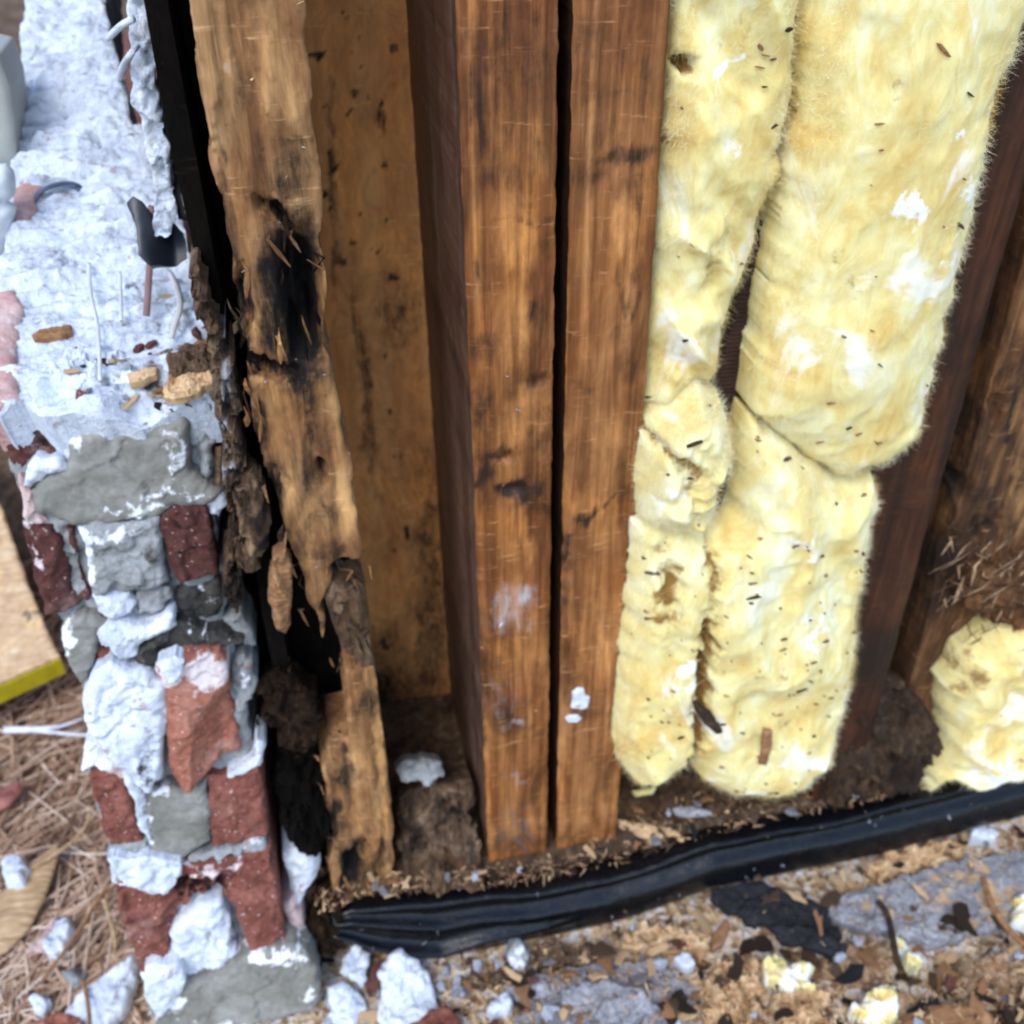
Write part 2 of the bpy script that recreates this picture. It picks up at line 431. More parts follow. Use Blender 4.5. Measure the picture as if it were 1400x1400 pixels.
t = NT('yellow_glass_wool')
co = t.coord((1, .6, .6), (0, .3, 0))
n1 = t.noise(16, 5, .55, co, 1.6); n2 = t.noise(60, 6, .7, t.coord((1, 1, .55), (0, .5, 0)), 1.4); n3 = t.noise(420, 4, .7)
cc = t.ramp(t.math('ADD', t.math('MULTIPLY', n1, .6), t.math('MULTIPLY', n2, .4)),
            [(.31, rgb(204, 166, 94)), (.4, rgb(222, 194, 122)), (.48, rgb(230, 213, 146)), (.56, rgb(236, 228, 178)), (.65, rgb(244, 241, 216))])
cc = t.mix(t.val(t.noise(34, 5, .65, t.coord((1, 1, .5), (0, .4, 0)), 1.8), .56, .72, 0, .35), cc, rgb(214, 182, 112))
cc = t.mix(t.val(n2, .6, .78, 0, .45), cc, rgb(226, 196, 116))
cc = t.marks(cc, rgb(150, 112, 60), rgb(246, 244, 232))
cc = t.mix(t.val(t.noise(22, 5, .6, t.coord((1, 1, .7), (0, .8, 0)), 1.2), .56, .68, 0, .8), cc, rgb(247, 244, 230))
n4 = t.noise(130, 6, .72, t.coord((1, .5, .5), (0, .6, 0)), 2.2)
t.bump((n2, .3, .006), (n4, .12, .003), (n3, .25, .001))
t.b.inputs['Subsurface Weight'].default_value = .7; t.b.inputs['Subsurface Radius'].default_value = (1, .8, .5); t.b.inputs['Subsurface Scale'].default_value = .008
M['wool'] = t.fin(cc, 1.0, .05)
t = NT('glass_wool_fibre'); M['fibre'] = t.fin(t.ramp(t.noise(40), [(.35, rgb(226, 200, 130)), (.6, rgb(244, 238, 204))]), .9, .1)

t = NT('black_membrane')
n1 = t.noise(30, 5, .6, t.coord((1, 3, 3))); n2 = t.noise(700, 3, .6); n3 = t.noise(90, 5, .7)
cc = t.mix(t.val(n3, .55, .8, 0, .35), (.003, .0034, .0045, 1), (.010, .010, .011, 1))
cc = t.marks(cc, (.003, .003, .004, 1), rgb(150, 132, 112))
t.bump((n1, .4, .004), (n2, .25, .0006))
M['membrane'] = t.fin(cc, t.val(n3, .3, .8, .2, .34), .36)
t = NT('black_felt_paper')
n1 = t.noise(60, 5, .6); n2 = t.noise(500, 4, .7)
cc = t.mix(t.val(n1, .5, .75, 0, .6), (.016, .016, .018, 1), (.09, .09, .095, 1))
cc = t.marks(cc, (.004, .004, .004, 1), rgb(168, 166, 156)); t.bump((n1, .4, .003), (n2, .5, .0008))
M['felt'] = t.fin(cc, .85, .25)
t = NT('dark_kraft_paper')
n1 = t.noise(60, 4, .6); t.bump((n1, .3, .002)); M['kraft'] = t.fin(t.ramp(n1, [(.3, rgb(34, 20, 16)), (.7, rgb(66, 42, 34))]), .7, .3)
t = NT('grey_slate_flake')
n1 = t.noise(70, 6, .7, t.coord((1, 2, 1))); n2 = t.noise(400, 5, .7)
cc = t.ramp(t.math('ADD', t.math('MULTIPLY', n1, .5), t.math('MULTIPLY', n2, .5)), [(.32, rgb(84, 83, 86)), (.5, rgb(142, 141, 144)), (.66, rgb(192, 190, 190))])
cc = t.marks(cc, rgb(26, 26, 28), rgb(196, 160, 116)); t.bump((n1, .6, .003), (n2, .6, .0012)); M['slate'] = t.fin(cc, .85, .25)
t = NT('dark_tar_flake')
n2 = t.noise(260, 5, .7); cc = t.mix(t.val(n2, .58, .72, 0, .6), (.014, .014, .016, 1), rgb(110, 100, 88)); t.bump((n2, .8, .002)); M['tar'] = t.fin(cc, .7, .3)
t = NT('debris_dust')
n1 = t.noise(30, 6, .7, None, .6); v = t.voro(260, None, 'F1', 'Color'); sp = t.n('ShaderNodeSeparateColor'); t.l(v, sp.inputs[0])
cc = t.ramp(t.math('ADD', t.math('MULTIPLY', n1, .5), t.math('MULTIPLY', sp.outputs[0], .5)),
            [(.25, rgb(112, 90, 68)), (.4, rgb(184, 154, 118)), (.52, rgb(214, 188, 152)), (.64, rgb(194, 184, 174)), (.78, rgb(224, 218, 212))])
t.bump((n1, .6, .005), (t.voro(260), .8, .002), (t.noise(800, 3), .5, .0008)); M['debris'] = t.fin(cc, .95, .15)
t = NT('litter_soil')
n1 = t.noise(14, 7, .7, None, .5); n2 = t.noise(160, 5, .7, t.coord((1, .3, 1), (0, 0, .6)))
cc = t.ramp(t.math('ADD', t.math('MULTIPLY', n1, .5), t.math('MULTIPLY', n2, .5)), [(.35, rgb(52, 38, 28)), (.5, rgb(104, 80, 60)), (.66, rgb(156, 128, 100))])
t.bump((n1, .6, .02), (n2, .8, .006)); M['soil'] = t.fin(cc, .95, .15)
t = NT('pine_needle'); cc = t.ramp(t.attr('tone'), [(0, rgb(82, 56, 42)), (.4, rgb(150, 114, 88)), (.75, rgb(196, 164, 136)), (1, rgb(226, 206, 186))]); M['needle'] = t.fin(cc, .6, .35)
t = NT('dry_leaf'); n1 = t.noise(50, 5, .6, t.coord((1, 6, 1), (0, 0, 0))); t.bump((n1, .4, .002)); M['leaf'] = t.fin(t.ramp(n1, [(.35, rgb(150, 116, 80)), (.65, rgb(206, 176, 136))]), .75, .25)
t = NT('red_leaf'); n1 = t.noise(60, 5, .6); t.bump((n1, .4, .002)); M['red_leaf'] = t.fin(t.ramp(n1, [(.35, rgb(110, 56, 50)), (.65, rgb(172, 116, 104))]), .75, .25)
def plain(name, c, rough=.6, spec=.4, k=.12):
    t = NT(name); n = t.noise(90, 5, .6)
    d = tuple(x*(1-k*2) for x in c[:3])+(1,); t.bump((n, .2, .001))
    return t.fin(t.ramp(n, [(.35, d), (.65, c)]), rough, spec)
M['yellow'] = plain('yellow_paint', rgb(186, 168, 22), .55)
M['grey_plastic'] = plain('light_grey_vinyl', rgb(176, 178, 170), .5, .4, .04)
M['white_cloth'] = plain('white_plastic_sheet', rgb(226, 232, 236), .5)
M['white_plastic'] = plain('white_plastic', rgb(226, 228, 234), .4)
M['black_plastic'] = plain('black_plastic', (.012, .014, .02, 1), .4, .5)
M['blue_plastic'] = plain('blue_grey_plastic', rgb(86, 98, 128), .45)
M['string'] = plain('pale_string', rgb(206, 202, 196), .8, .2)
M['pink_string'] = plain('pinkish_brown_strap', rgb(150, 120, 116), .7, .2)

P0 = upright(0.0)

# ------------------------------------------------------------------ ground and ledge (the setting)
GZ, LZ = -0.11, -0.06
gv = []; gf = []
n = 120
gx = np.concatenate([[-60, -20, -6, -2.5], np.linspace(-1.2, -.12, 60), [.5, 2, 6, 20, 60]])
gy = np.concatenate([[-60, -10, -2], np.linspace(-.5, 1.2, 90), [1.6, 2.2, 3, 4.5, 8, 20, 60]])
GX, GY = np.meshgrid(gx, gy, indexing='ij')
GH = GZ + .012*fbm(np.stack([GX*9, GY*9, GX*0], -1), 5, 3)*np.exp(-(GX**2+GY**2)/8)
nn = len(gy)
gf = [(i*nn+j, (i+1)*nn+j, (i+1)*nn+j+1, i*nn+j+1) for i in range(len(gx)-1) for j in range(nn-1)]
g = link_mesh('ground', np.stack([GX, GY, GH], -1).reshape(-1, 3), gf, M['soil'], None, np.ones(len(gf), bool)); tag(g, kind='structure')
def gz(x, y): return GZ + .012*float(fbm(np.array([[x*9, y*9, 0.]]), 5, 3)[0])

led = chunk('foundation_ledge', [(-.152, -.34), (1.1, -.34), (1.1, .1), (-.152, .1)], level(LZ), M['debris'], None, depth=.2, bulge=.0, rr=.01,
            amp=.007, freq=28, res=.004, ej=.0, world=True, octv=6, gain=.6, key='ledge'); tag(led, kind='structure')

# ------------------------------------------------------------------ house frame
BACK = .150
plate = thing('sill_plate', 'damp wooden bottom plate under the bare studs, behind the black membrane', 'plate', (.3, .045, -.04))
chunk('plate_timber', [(-.048, .004), (1.05, .004), (1.05, BACK-.001), (-.048, BACK-.001)], level(-.004), M['rot_grey'], plate, depth=.05, bulge=.0, rr=.004, amp=.004, freq=70,
      res=.003, ej=.001, world=True, key='plate')

rst = random.Random(31)
def mottles(x0, x1, y0, y1, n, k0=.3, k1=.5, rx=(10, 40), ry=(10, 40)):
    return [(rst.uniform(x0, x1), rst.uniform(y0, y1), rst.uniform(*rx), rst.uniform(*ry), rst.uniform(k0, k1), rst.uniform(-25, 10)) for _ in range(n)]
def streaks(x0, x1, y0, y1, n, k0=.5, k1=.85):
    return [(rst.uniform(x0, x1), rst.uniform(y0, y1), rst.uniform(3, 7), rst.uniform(30, 90), rst.uniform(k0, k1)) for _ in range(n)]
def stud(name, label, xt, xb, m, depth=.148, zt=1.05, **kw):
    """upright board: left and right x at z = .5 and at z = 0 in metres"""
    r = thing(name, label, 'stud', ((xb[0]+xb[1])/2, kw.pop('Y', 0)+.04, 0))
    pl = kw.pop('plane', P0)
    f = lambda a, b, z: b+(a-b)*z/.5
    q = [(f(xt[0], xb[0], z), z) for z in np.linspace(-.002, zt, 12)] + [(f(xt[1], xb[1], z), z) for z in np.linspace(zt, -.002, 12)]
    chunk('timber', q, pl, m, r, depth=depth, mside=kw.pop('mside', None), bulge=.0015, rr=.004, world=True, res=.0016, aniso=(1, .12), **kw)
    return r
def X0(x, y, Y=0.0):
    p = upright(Y).hit(x, y); return p[0]
def ends(x0, y0, x1, y1, Y=0.0):
    a, b = upright(Y).hit(x0, y0), upright(Y).hit(x1, y1)
    k = (a[0]-b[0])/(a[2]-b[2])
    return b[0]+k*(.5-b[2]), b[0]+k*(0-b[2])
la = ends(622, 0, 668, 1190); ra = ends(763, 0, 747, 1190)
lb = ends(783, 0, 760, 1190); rb = ends(916, 0, 840, 1180)
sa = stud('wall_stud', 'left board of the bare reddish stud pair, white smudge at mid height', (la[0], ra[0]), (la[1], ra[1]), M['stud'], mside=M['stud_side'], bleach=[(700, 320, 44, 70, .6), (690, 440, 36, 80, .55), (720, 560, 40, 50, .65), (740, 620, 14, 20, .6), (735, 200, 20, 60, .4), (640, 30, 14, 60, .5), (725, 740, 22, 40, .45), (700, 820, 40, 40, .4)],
     amp=.0022, freq=120, ej=.0008, efreq=120, key='sa',
     stains=mottles(645, 755, 400, 720, 9)+mottles(650, 750, 200, 400, 2)+mottles(665, 748, 850, 1180, 7, .25, .42)+streaks(635, 755, 0, 260, 14, .35, .6)+mottles(640, 760, 0, 220, 6, .35, .5)+streaks(646, 662, 300, 1100, 8, .4, .6)+[(700, 90, 70, 110, .42), (655, 150, 10, 80, .7), (715, 120, 8, 70, .55), (676, 60, 8, 60, .55), (700, 960, 40, 60, .3), (690, 670, 14, 16, .95), (712, 668, 16, 22, 1), (733, 668, 10, 14, .8), (680, 620, 40, 10, .75, -25), (662, 650, 14, 18, .8), (655, 560, 14, 40, .6), (700, 235, 14, 40, .5),
             (660, 200, 10, 60, .55), (735, 430, 18, 30, .6), (735, 515, 24, 14, .55), (680, 870, 30, 14, .5), (650, 100, 10, 40, .55), (690, 60, 8, 60, .5), (710, 300, 50, 6, .5), (700, 1150, 40, 30, .6)],
     pales=[(700, 830, 38, 44, .52), (712, 815, 20, 22, .7), (708, 990, 20, 9, .55), (700, 1130, 40, 50, .3), (690, 950, 40, 40, .28), (708, 1065, 20, 8, .40), (690, 860, 24, 12, .42), (722, 850, 10, 16, .45)],
     dents=[(700, 668, 16, 9, .003), (690, 625, 26, 6, .002, -25), (735, 520, 16, 8, .002)])
sb = stud('wall_stud', 'right board of the bare stud pair, white mortar splat near its foot', (lb[0], rb[0]), (lb[1], rb[1]), M['stud_b'], mside=M['stud_dark'], bleach=[(810, 170, 30, 60, .45), (850, 300, 22, 60, .55), (800, 480, 26, 40, .5), (850, 600, 20, 70, .5), (800, 680, 30, 40, .5), (810, 900, 30, 100, .4)],  # side faces coloured dark to paint the shade in the slot
     amp=.0016, freq=110, ej=.0008, efreq=120, key='sb',
     stains=mottles(770, 865, 300, 760, 4)+streaks(845, 875, 220, 560, 6, .35, .55)+streaks(780, 890, 0, 240, 10, .3, .55)+mottles(780, 890, 190, 260, 4, .35, .5)+mottles(765, 840, 800, 1170, 6, .25, .4)+[(850, 210, 60, 16, .7, -8), (800, 240, 40, 14, .5), (800, 700, 30, 8, .75, -40), (835, 680, 20, 5, .7, -15), (775, 745, 12, 30, .7), (770, 810, 8, 40, .6),
             (850, 130, 50, 4, .45), (860, 420, 6, 40, .6), (800, 60, 50, 40, .35), (795, 530, 30, 10, .45), (790, 1150, 30, 30, .55)],
     pales=[(795, 175, 10, 4, .5)])
# mortar splats on the right board
sp1 = chunk('mortar_splat', [(782, 946), (790, 940), (798, 941), (800, 950), (806, 953), (804, 965), (795, 970), (780, 967), (782, 955)], upright(-.0015), M['mortar_white'], None, depth=.0015, bulge=.0015, rr=.002, amp=.0006, freq=300, res=.0007, ej=.0006)
tag(sp1, 'larger white mortar splat stuck on the right stud board', 'mortar splat')
sp2 = chunk('mortar_splat', [(772, 982), (778, 977), (790, 977), (796, 982), (788, 987), (776, 987)], upright(-.0015), M['mortar_white'], None, depth=.0015, bulge=.0015, rr=.002, amp=.0005, freq=300, res=.0007, ej=.0005)
tag(sp2, 'small oval white mortar splat under the larger one on the right stud board', 'mortar splat')

# slot shows the sheathing behind, its shade painted on the right board's side; the right-hand studs
lc = ends(1300, 60, 1110, 1090, .0); rc = ends(1452, 60, 1218, 900, .0)
stud('wall_stud', 'dark damp stud right of the yellow insulation', (lc[0], rc[0]), (lc[1], rc[1]), M['stud_dark'], amp=.0025, freq=90, ej=.001, key='sc',
     stains=[(1300, 400, 20, 200, .6), (1240, 660, 30, 40, .4), (1200, 900, 60, 60, .7)], pales=[])
PD = upright(.012)
ld = ends(1452, 150, 1270, 840, .012); rd = ends(1720, 150, 1500, 840, .012)
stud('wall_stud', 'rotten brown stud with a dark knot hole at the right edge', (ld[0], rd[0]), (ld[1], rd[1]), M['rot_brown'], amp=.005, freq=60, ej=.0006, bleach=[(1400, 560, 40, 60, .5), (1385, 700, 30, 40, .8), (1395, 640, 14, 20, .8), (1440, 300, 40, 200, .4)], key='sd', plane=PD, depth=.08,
     stains=[(1340, 560, 20, 120, .6), (1310, 670, 22, 26, 1), (1300, 780, 40, 60, .7), (1260, 820, 60, 40, .6), (1380, 480, 20, 90, .5)]+mottles(1300, 1420, 560, 800, 12, .35, .6)+streaks(1340, 1420, 300, 640, 8),
     dents=[(1312, 668, 15, 20, .02), (1350, 720, 30, 12, .006, -40), (1290, 760, 12, 40, .008, 15), (1360, 560, 8, 60, .005, 12)])

# sheathing behind the bays
back = thing('back_sheathing', 'speckled brown board at the back of the open stud bay', 'sheathing', (.3, .09, 0))
PB = upright(BACK)
spots = [(random.uniform(440, 545), random.uniform(20, 900), random.uniform(3, 6), random.uniform(3, 6), random.uniform(.8, 1)) for _ in range(46)]
spots += [(515, 165, 9, 24, .8), (518, 142, 6, 5, 1), (558, 730, 6, 8, 1.1), (428, 70, 14, 7, 1), (500, 950, 60, 50, .85), (520, 880, 30, 30, .5), (456, 260, 7, 200, .6, -4), (500, 520, 12, 180, .6, -6), (545, 430, 40, 80, .5), (590, 800, 30, 240, .6), (560, 700, 60, 200, .3), (540, 1000, 80, 120, .6)]
chunk('board', [(-.05, -.01), (.14, -.01), (.14, 1.05), (-.05, 1.05)], PB, M['panel'], back, depth=.012, bulge=0, amp=.0012, freq=40, res=.0022, ej=0, world=True, aniso=(1, .2),
      stains=spots, pales=[(560, 692, 4, 4, .9), (562, 878, 5, 4, .9), (500, 885, 12, 3, .6)], key='back')
box('board', (.1402, BACK+.001, -.01), (1.05, BACK+.012, 1.05), M['stud_dark'], back)

side = thing('side_sheathing', 'black felt covered sheathing of the side wall, darkened further as cavity shade', 'sheathing', (-.045, .5, -.06))
chunk('felt_sheet', [(-.2, -.06), (-1.25, -.06), (-1.25, 1.05), (-.2, 1.05)], Plane((-.043, -.18, 0), 90, -90), M['rot_void_shade'], side, depth=.008, bulge=0, amp=.003, freq=20, res=.008, ej=0, world=True)  # colour taken to near-black to paint the shade of the cavity

# ------------------------------------------------------------------ rotten corner post
post = thing('corner_post', 'rotten tan corner post eaten away to black voids low down', 'post', (-.02, .04, -.06))
chunk('post_face', [(246, -120), (252, 0), (275, 130), (300, 260), (318, 370), (330, 440), (336, 500), (350, 590), (368, 670), (392, 740), (412, 790), (436, 850), (446, 872), (442, 826), (455, 792), (474, 782),
      (493, 756), (489, 690), (476, 600), (458, 520), (446, 440), (440, 360), (437, 280), (431, 190), (420, 80), (416, 0), (413, -120)], P0, M['post'], post,
      depth=.036, bulge=.002, rr=.003, amp=.0022, freq=150, res=.0012, ej=.0028, efreq=170, eaniso=.4, aniso=(1, .10), rag=.003, octv=6, gain=.58, cell=(.0026, 80), key='post',
      dents=[(408, 395, 24, 66, .03), (410, 440, 22, 50, .03), (380, 296, 36, 9, .016, 38), (365, 502, 42, 11, .024, 8), (330, 430, 12, 50, .012), (372, 700, 10, 46, .012), (395, 800, 8, 40, .014), (470, 776, 24, 10, .02), (440, 640, 8, 14, .006)],
      stains=[(395, 245, 36, 60, .62), (405, 300, 34, 40, .7), (312, 330, 14, 80, .6), (330, 430, 16, 60, .7), (345, 600, 18, 80, .8), (368, 690, 20, 70, .85), (335, 500, 14, 60, .7), (300, 260, 8, 90, .55), (405, 800, 14, 40, .7), (275, 160, 10, 90, .45), (350, 215, 12, 70, .5), (330, 110, 8, 80, .35), (378, 400, 40, 110, .85), (412, 500, 40, 44, .8), (425, 340, 20, 70, .8), (425, 560, 18, 60, .6), (420, 640, 22, 50, .6), (350, 520, 16, 40, .5), (440, 700, 24, 30, .5), (400, 740, 24, 30, .6), (435, 600, 30, 30, .4), (460, 750, 34, 16, .6), (400, 195, 34, 10, .6), (390, 640, 8, 60, .45), (365, 480, 12, 60, .4)],
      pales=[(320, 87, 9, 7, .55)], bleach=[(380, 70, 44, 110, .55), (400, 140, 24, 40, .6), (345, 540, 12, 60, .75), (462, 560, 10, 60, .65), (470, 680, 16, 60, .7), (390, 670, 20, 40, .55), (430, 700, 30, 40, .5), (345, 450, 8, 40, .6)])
box('post_core_void_shade', (-.034, .050, -.06), (.004, .08, 1.05), M['rot_void_shade'], post)  # near-black so the void behind the post stays dark, shade put into colour
q = [X0(246, -120), P0.hit(246, -120)[2]]; q2 = X0(413, -120)
box('post_upper', (q[0]+.001, .001, q[1]-.004), (q2-.001, .035, 1.05), M['post'], post)
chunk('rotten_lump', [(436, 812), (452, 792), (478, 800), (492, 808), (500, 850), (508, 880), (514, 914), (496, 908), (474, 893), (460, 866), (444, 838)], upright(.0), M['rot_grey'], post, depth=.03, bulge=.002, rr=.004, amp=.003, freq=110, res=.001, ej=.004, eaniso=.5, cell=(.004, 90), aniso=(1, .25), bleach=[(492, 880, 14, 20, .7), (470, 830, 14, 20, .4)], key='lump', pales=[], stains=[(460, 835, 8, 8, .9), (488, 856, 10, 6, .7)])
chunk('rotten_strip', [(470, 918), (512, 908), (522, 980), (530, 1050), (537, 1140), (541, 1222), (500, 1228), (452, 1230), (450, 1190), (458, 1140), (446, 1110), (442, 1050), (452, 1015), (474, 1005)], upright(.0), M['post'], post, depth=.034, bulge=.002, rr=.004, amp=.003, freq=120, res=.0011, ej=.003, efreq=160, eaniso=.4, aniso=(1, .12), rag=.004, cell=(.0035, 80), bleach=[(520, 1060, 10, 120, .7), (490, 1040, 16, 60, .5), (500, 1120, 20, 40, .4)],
      stains=[(480, 1185, 22, 40, 1), (470, 1060, 16, 40, .7), (500, 960, 26, 30, .6), (520, 1180, 8, 50, .6), (455, 1120, 10, 30, .8)], dents=[(482, 1185, 14, 18, .02), (516, 1170, 5, 24, .008)])
chunk('splinter', [(374, 762), (390, 750), (399, 790), (400, 830), (390, 865), (376, 856), (367, 815)], upright(-.004), M['chip_brown'], post, depth=.008, bulge=.004, rr=.006, amp=.0022, freq=150, res=.0009, ej=.003, efreq=180, cell=(.004, 110), aniso=(1, .3))
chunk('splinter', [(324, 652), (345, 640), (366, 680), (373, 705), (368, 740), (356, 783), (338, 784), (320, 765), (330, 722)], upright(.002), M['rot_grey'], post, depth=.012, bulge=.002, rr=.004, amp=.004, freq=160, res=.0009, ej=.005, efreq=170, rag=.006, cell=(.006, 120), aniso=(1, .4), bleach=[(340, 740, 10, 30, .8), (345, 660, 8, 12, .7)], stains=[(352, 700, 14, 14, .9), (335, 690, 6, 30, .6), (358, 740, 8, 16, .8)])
# crumbly rot below the void
for k, (pl, w) in enumerate([([(352, 930), (390, 915), (432, 945), (442, 985), (430, 1020), (395, 1030), (380, 1000), (360, 985)], .012),
                             ([(385, 1000), (440, 1015), (452, 1075), (448, 1150), (420, 1170), (390, 1140), (372, 1080)], .022),
                             ([(425, 1230), (450, 1205), (470, 1245), (462, 1290), (430, 1300), (418, 1270)], .0)]):
    chunk('rot_crumb', pl, Plane((0, w, {.012: .17, .022: .11, .0: .0}[w]), 62), M['rot_void_shade'] if k == 1 else M['rot_deep'], post, depth=.03, bulge=.005, rr=.008, amp=.009, freq=100, res=.0011, ej=.005, efreq=120, octv=6, gain=.65, cell=(.012, 85), aniso=(1, .7))

rsp = random.Random(77)
def splinters(root, n, px, py, Y, mats, L=(.006, .022), w=(.0007, .0018), lean=.18, name='splinter'):
    for _ in range(n):
        if py is EDGE_L: y = rsp.uniform(380, 1210); x = py(y)
        else: x, y = px(), py()
        p = upright(Y+rsp.uniform(-.004, .006)).hit(x, y); l = rsp.uniform(*L); q = rsp.uniform(*w)
        d = np.array([rsp.gauss(0, lean), rsp.gauss(-.12, .2), 1.0]); d /= np.linalg.norm(d)
        c_ = np.array([rsp.gauss(0, .002), rsp.gauss(0, .002), 0])
        v, f = tube_geo([p-d*l*.5, p-d*l*.15+c_*.5, p+d*l*.2+c_, p+d*l*.5], [q*.25, q, q*.8, q*.12], 4, .5)
        link_mesh(name, v, f, M[rsp.choice(mats)], root)
EDGE_L = lambda y: float(np.interp(y, [380, 500, 590, 670, 740, 800, 870, 1000, 1100, 1230], [322, 340, 354, 372, 394, 418, 446, 456, 446, 455]))+rsp.gauss(0, 9)
splinters(post, 46, lambda: 0, EDGE_L, 0.0, ['rot_grey', 'rot_deep', 'chip_brown', 'post', 'rot'])
splinters(post, 26, lambda: rsp.uniform(355, 450), lambda: rsp.uniform(900, 1180), .012, ['rot_deep', 'rot_void_shade', 'rot', 'rot_deep'], L=(.006, .018), lean=.5)
splinters(post, 14, lambda: rsp.uniform(440, 512), lambda: rsp.uniform(760, 920), -.003, ['rot_grey', 'post', 'rot'], L=(.006, .02))
splinters(post, 12, lambda: rsp.uniform(380, 440), lambda: rsp.uniform(300, 480), .0, ['rot_deep', 'post', 'rot_void_shade'], L=(.008, .022))

# rotten sheathing edge left of the post
edge = chunk('rotten_sheathing_edge', [(260, 320), (274, 366), (290, 396), (298, 450), (314, 498), (324, 560), (332, 620), (342, 690), (340, 760), (326, 850), (310, 800), (314, 720), (304, 640), (298, 560), (292, 500), (276, 445), (264, 400)], upright(.002), M['rot_grey'], None,
      depth=.03, bulge=.001, rr=.003, amp=.006, freq=200, res=.0009, ej=.006, efreq=200, rag=.006, octv=6, gain=.68, cell=(.010, 150), smooth=False, pales=[(308, 520, 8, 34, .8), (300, 455, 6, 14, .7), (304, 590, 6, 30, .7), (312, 640, 5, 20, .6)], stains=[(330, 650, 8, 80, .7), (310, 560, 10, 12, .8), (305, 480, 8, 10, .9), (325, 720, 14, 30, .8), (290, 420, 8, 20, .7), (320, 790, 14, 50, .9)])
tag(edge, 'ragged strip of rotten sheathing between brick wall and corner post', 'sheathing strip')
felt = chunk('tar_paper_strip', [(192, -110), (196, 0), (210, 60), (222, 150), (236, 250), (244, 300), (268, 300), (272, 240), (258, 140), (246, 60), (238, 0), (232, -110)], upright(.055), M['felt'], None, depth=.002, bulge=.002, rr=.006, amp=.004, freq=60, res=.0012, ej=.0018,
      pales=[(226, 90, 4, 60, .6, -10), (246, 260, 4, 60, .65, -8), (236, 85, 10, 5, .8), (240, 160, 6, 10, .5)])
tag(felt, 'torn black tar paper strip hanging beside the corner post', 'tar paper')
wsh = chunk('mortar_squeeze', [(172, -60), (180, 40), (178, 90), (186, 130), (196, 190), (206, 260), (216, 320), (232, 318), (236, 280), (228, 200), (216, 120), (206, 60), (196, 0), (190, -60)], upright(.05), M['mortar_bed'], None, depth=.008, bulge=.001, rr=.003, amp=.003, freq=90, res=.0011, ej=.004, efreq=120, cell=(.004, 90), pales=[(190, 130, 10, 30, .7), (212, 230, 8, 50, .6), (198, 25, 7, 40, .8)])
tag(wsh, 'upright ribbon of squeezed mortar between brick bed and tar paper', 'mortar ribbon')

# ------------------------------------------------------------------ brick wall
bw = thing('brick_wall', 'broken end of the brick veneer wall, red bricks smeared with white mortar', 'brick wall', (-.1, .04, -.06))
AE = math.degrees(math.atan2(1, .176))
def EP(d=0.0): return Plane((0, -.02-d, 0), AE)
E0 = EP()
def mort(poly, m='mortar_white', d=.002, **kw):
    kw.setdefault('depth', .03); kw['bulge'] = kw.get('bulge', .006)*.55; kw['rr'] = min(kw.get('rr', .012)*.4, .006); kw['amp'] = kw.get('amp', .0035)*.7; kw.setdefault('freq', 110)
    kw.setdefault('res', .0010); kw.setdefault('ej', .0030); kw.setdefault('efreq', 130); kw.setdefault('octv', 6); kw.setdefault('gain', .58)
    kw.setdefault('cell', (.0030, 100) if m != 'mortar_olive' else (.0016, 50))
    return chunk(kw.pop('name', 'mortar'), poly, EP(d), M[m], bw, **kw)
def brk(poly, m='brick', d=.003, **kw):
    kw.setdefault('depth', .09); kw.setdefault('bulge', .0022); kw.setdefault('rr', .004); kw.setdefault('amp', .0026); kw.setdefault('freq', 110)
    kw.setdefault('res', .0010); kw.setdefault('ej', .0022); kw.setdefault('efreq', 120); kw.setdefault('cell', (.0030, 80)); kw.setdefault('octv', 6); kw.setdefault('gain', .58)
    return chunk('brick', poly, EP(d), M[m], bw, **kw)
# core of mortar behind the visible pieces
mort([(10, 590), (100, 580), (200, 572), (285, 558), (292, 640), (296, 760), (312, 850), (335, 960), (352, 1060), (362, 1130), (376, 1210), (385, 1290), (415, 1320), (425, 1400), (440, 1500), (235, 1500), (210, 1400), (196, 1330),
      (180, 1270), (160, 1210), (156, 1150), (136, 1120), (122, 1050), (122, 1000), (116, 935), (92, 895), (86, 850), (68, 830), (52, 760), (40, 700), (15, 640)], 'mortar_grey', -.006, name='mortar_core', depth=.09, amp=.006, freq=60, rr=.02, res=.0014)
# course under the bed
brk([(-30, 540), (0, 566), (36, 553), (60, 572), (106, 566), (98, 592), (90, 622), (50, 622), (28, 645), (6, 612), (-30, 600)], 'brick_dark', -.004, stains=[(60, 600, 40, 14, .5)], pales=[])
mort([(95, 592), (130, 574), (190, 567), (242, 548), (256, 562), (262, 640), (284, 662), (304, 668), (286, 690), (240, 690), (216, 706), (150, 714), (118, 716), (80, 712), (52, 694), (40, 670), (56, 650), (86, 640), (94, 620)], 'mortar_olive', .004, bulge=.009, amp=.003, freq=55, rr=.016,
     pales=[(104, 600, 10, 20, .6), (240, 610, 20, 40, .55), (200, 690, 70, 10, .62), (230, 670, 60, 8, .5)], stains=[(200, 650, 26, 2.5, .5, -6)])
mort([(30, 645), (48, 624), (84, 628), (92, 640), (58, 652), (44, 670), (32, 664)], 'mortar_white', .006)
mort([(100, 572), (120, 566), (120, 600), (112, 640), (94, 640), (88, 612)], 'mortar_white', .001, amp=.003)
mort([(268, 596), (284, 560), (294, 600), (290, 642), (276, 664)], 'mortar_grey', -.002, bulge=.004)
mort([(284, 668), (304, 662), (312, 690), (300, 708), (286, 700)], 'mortar_white', .002)
mort([(28, 650), (44, 672), (62, 716), (40, 720), (30, 690)], 'mortar_pink', .0)
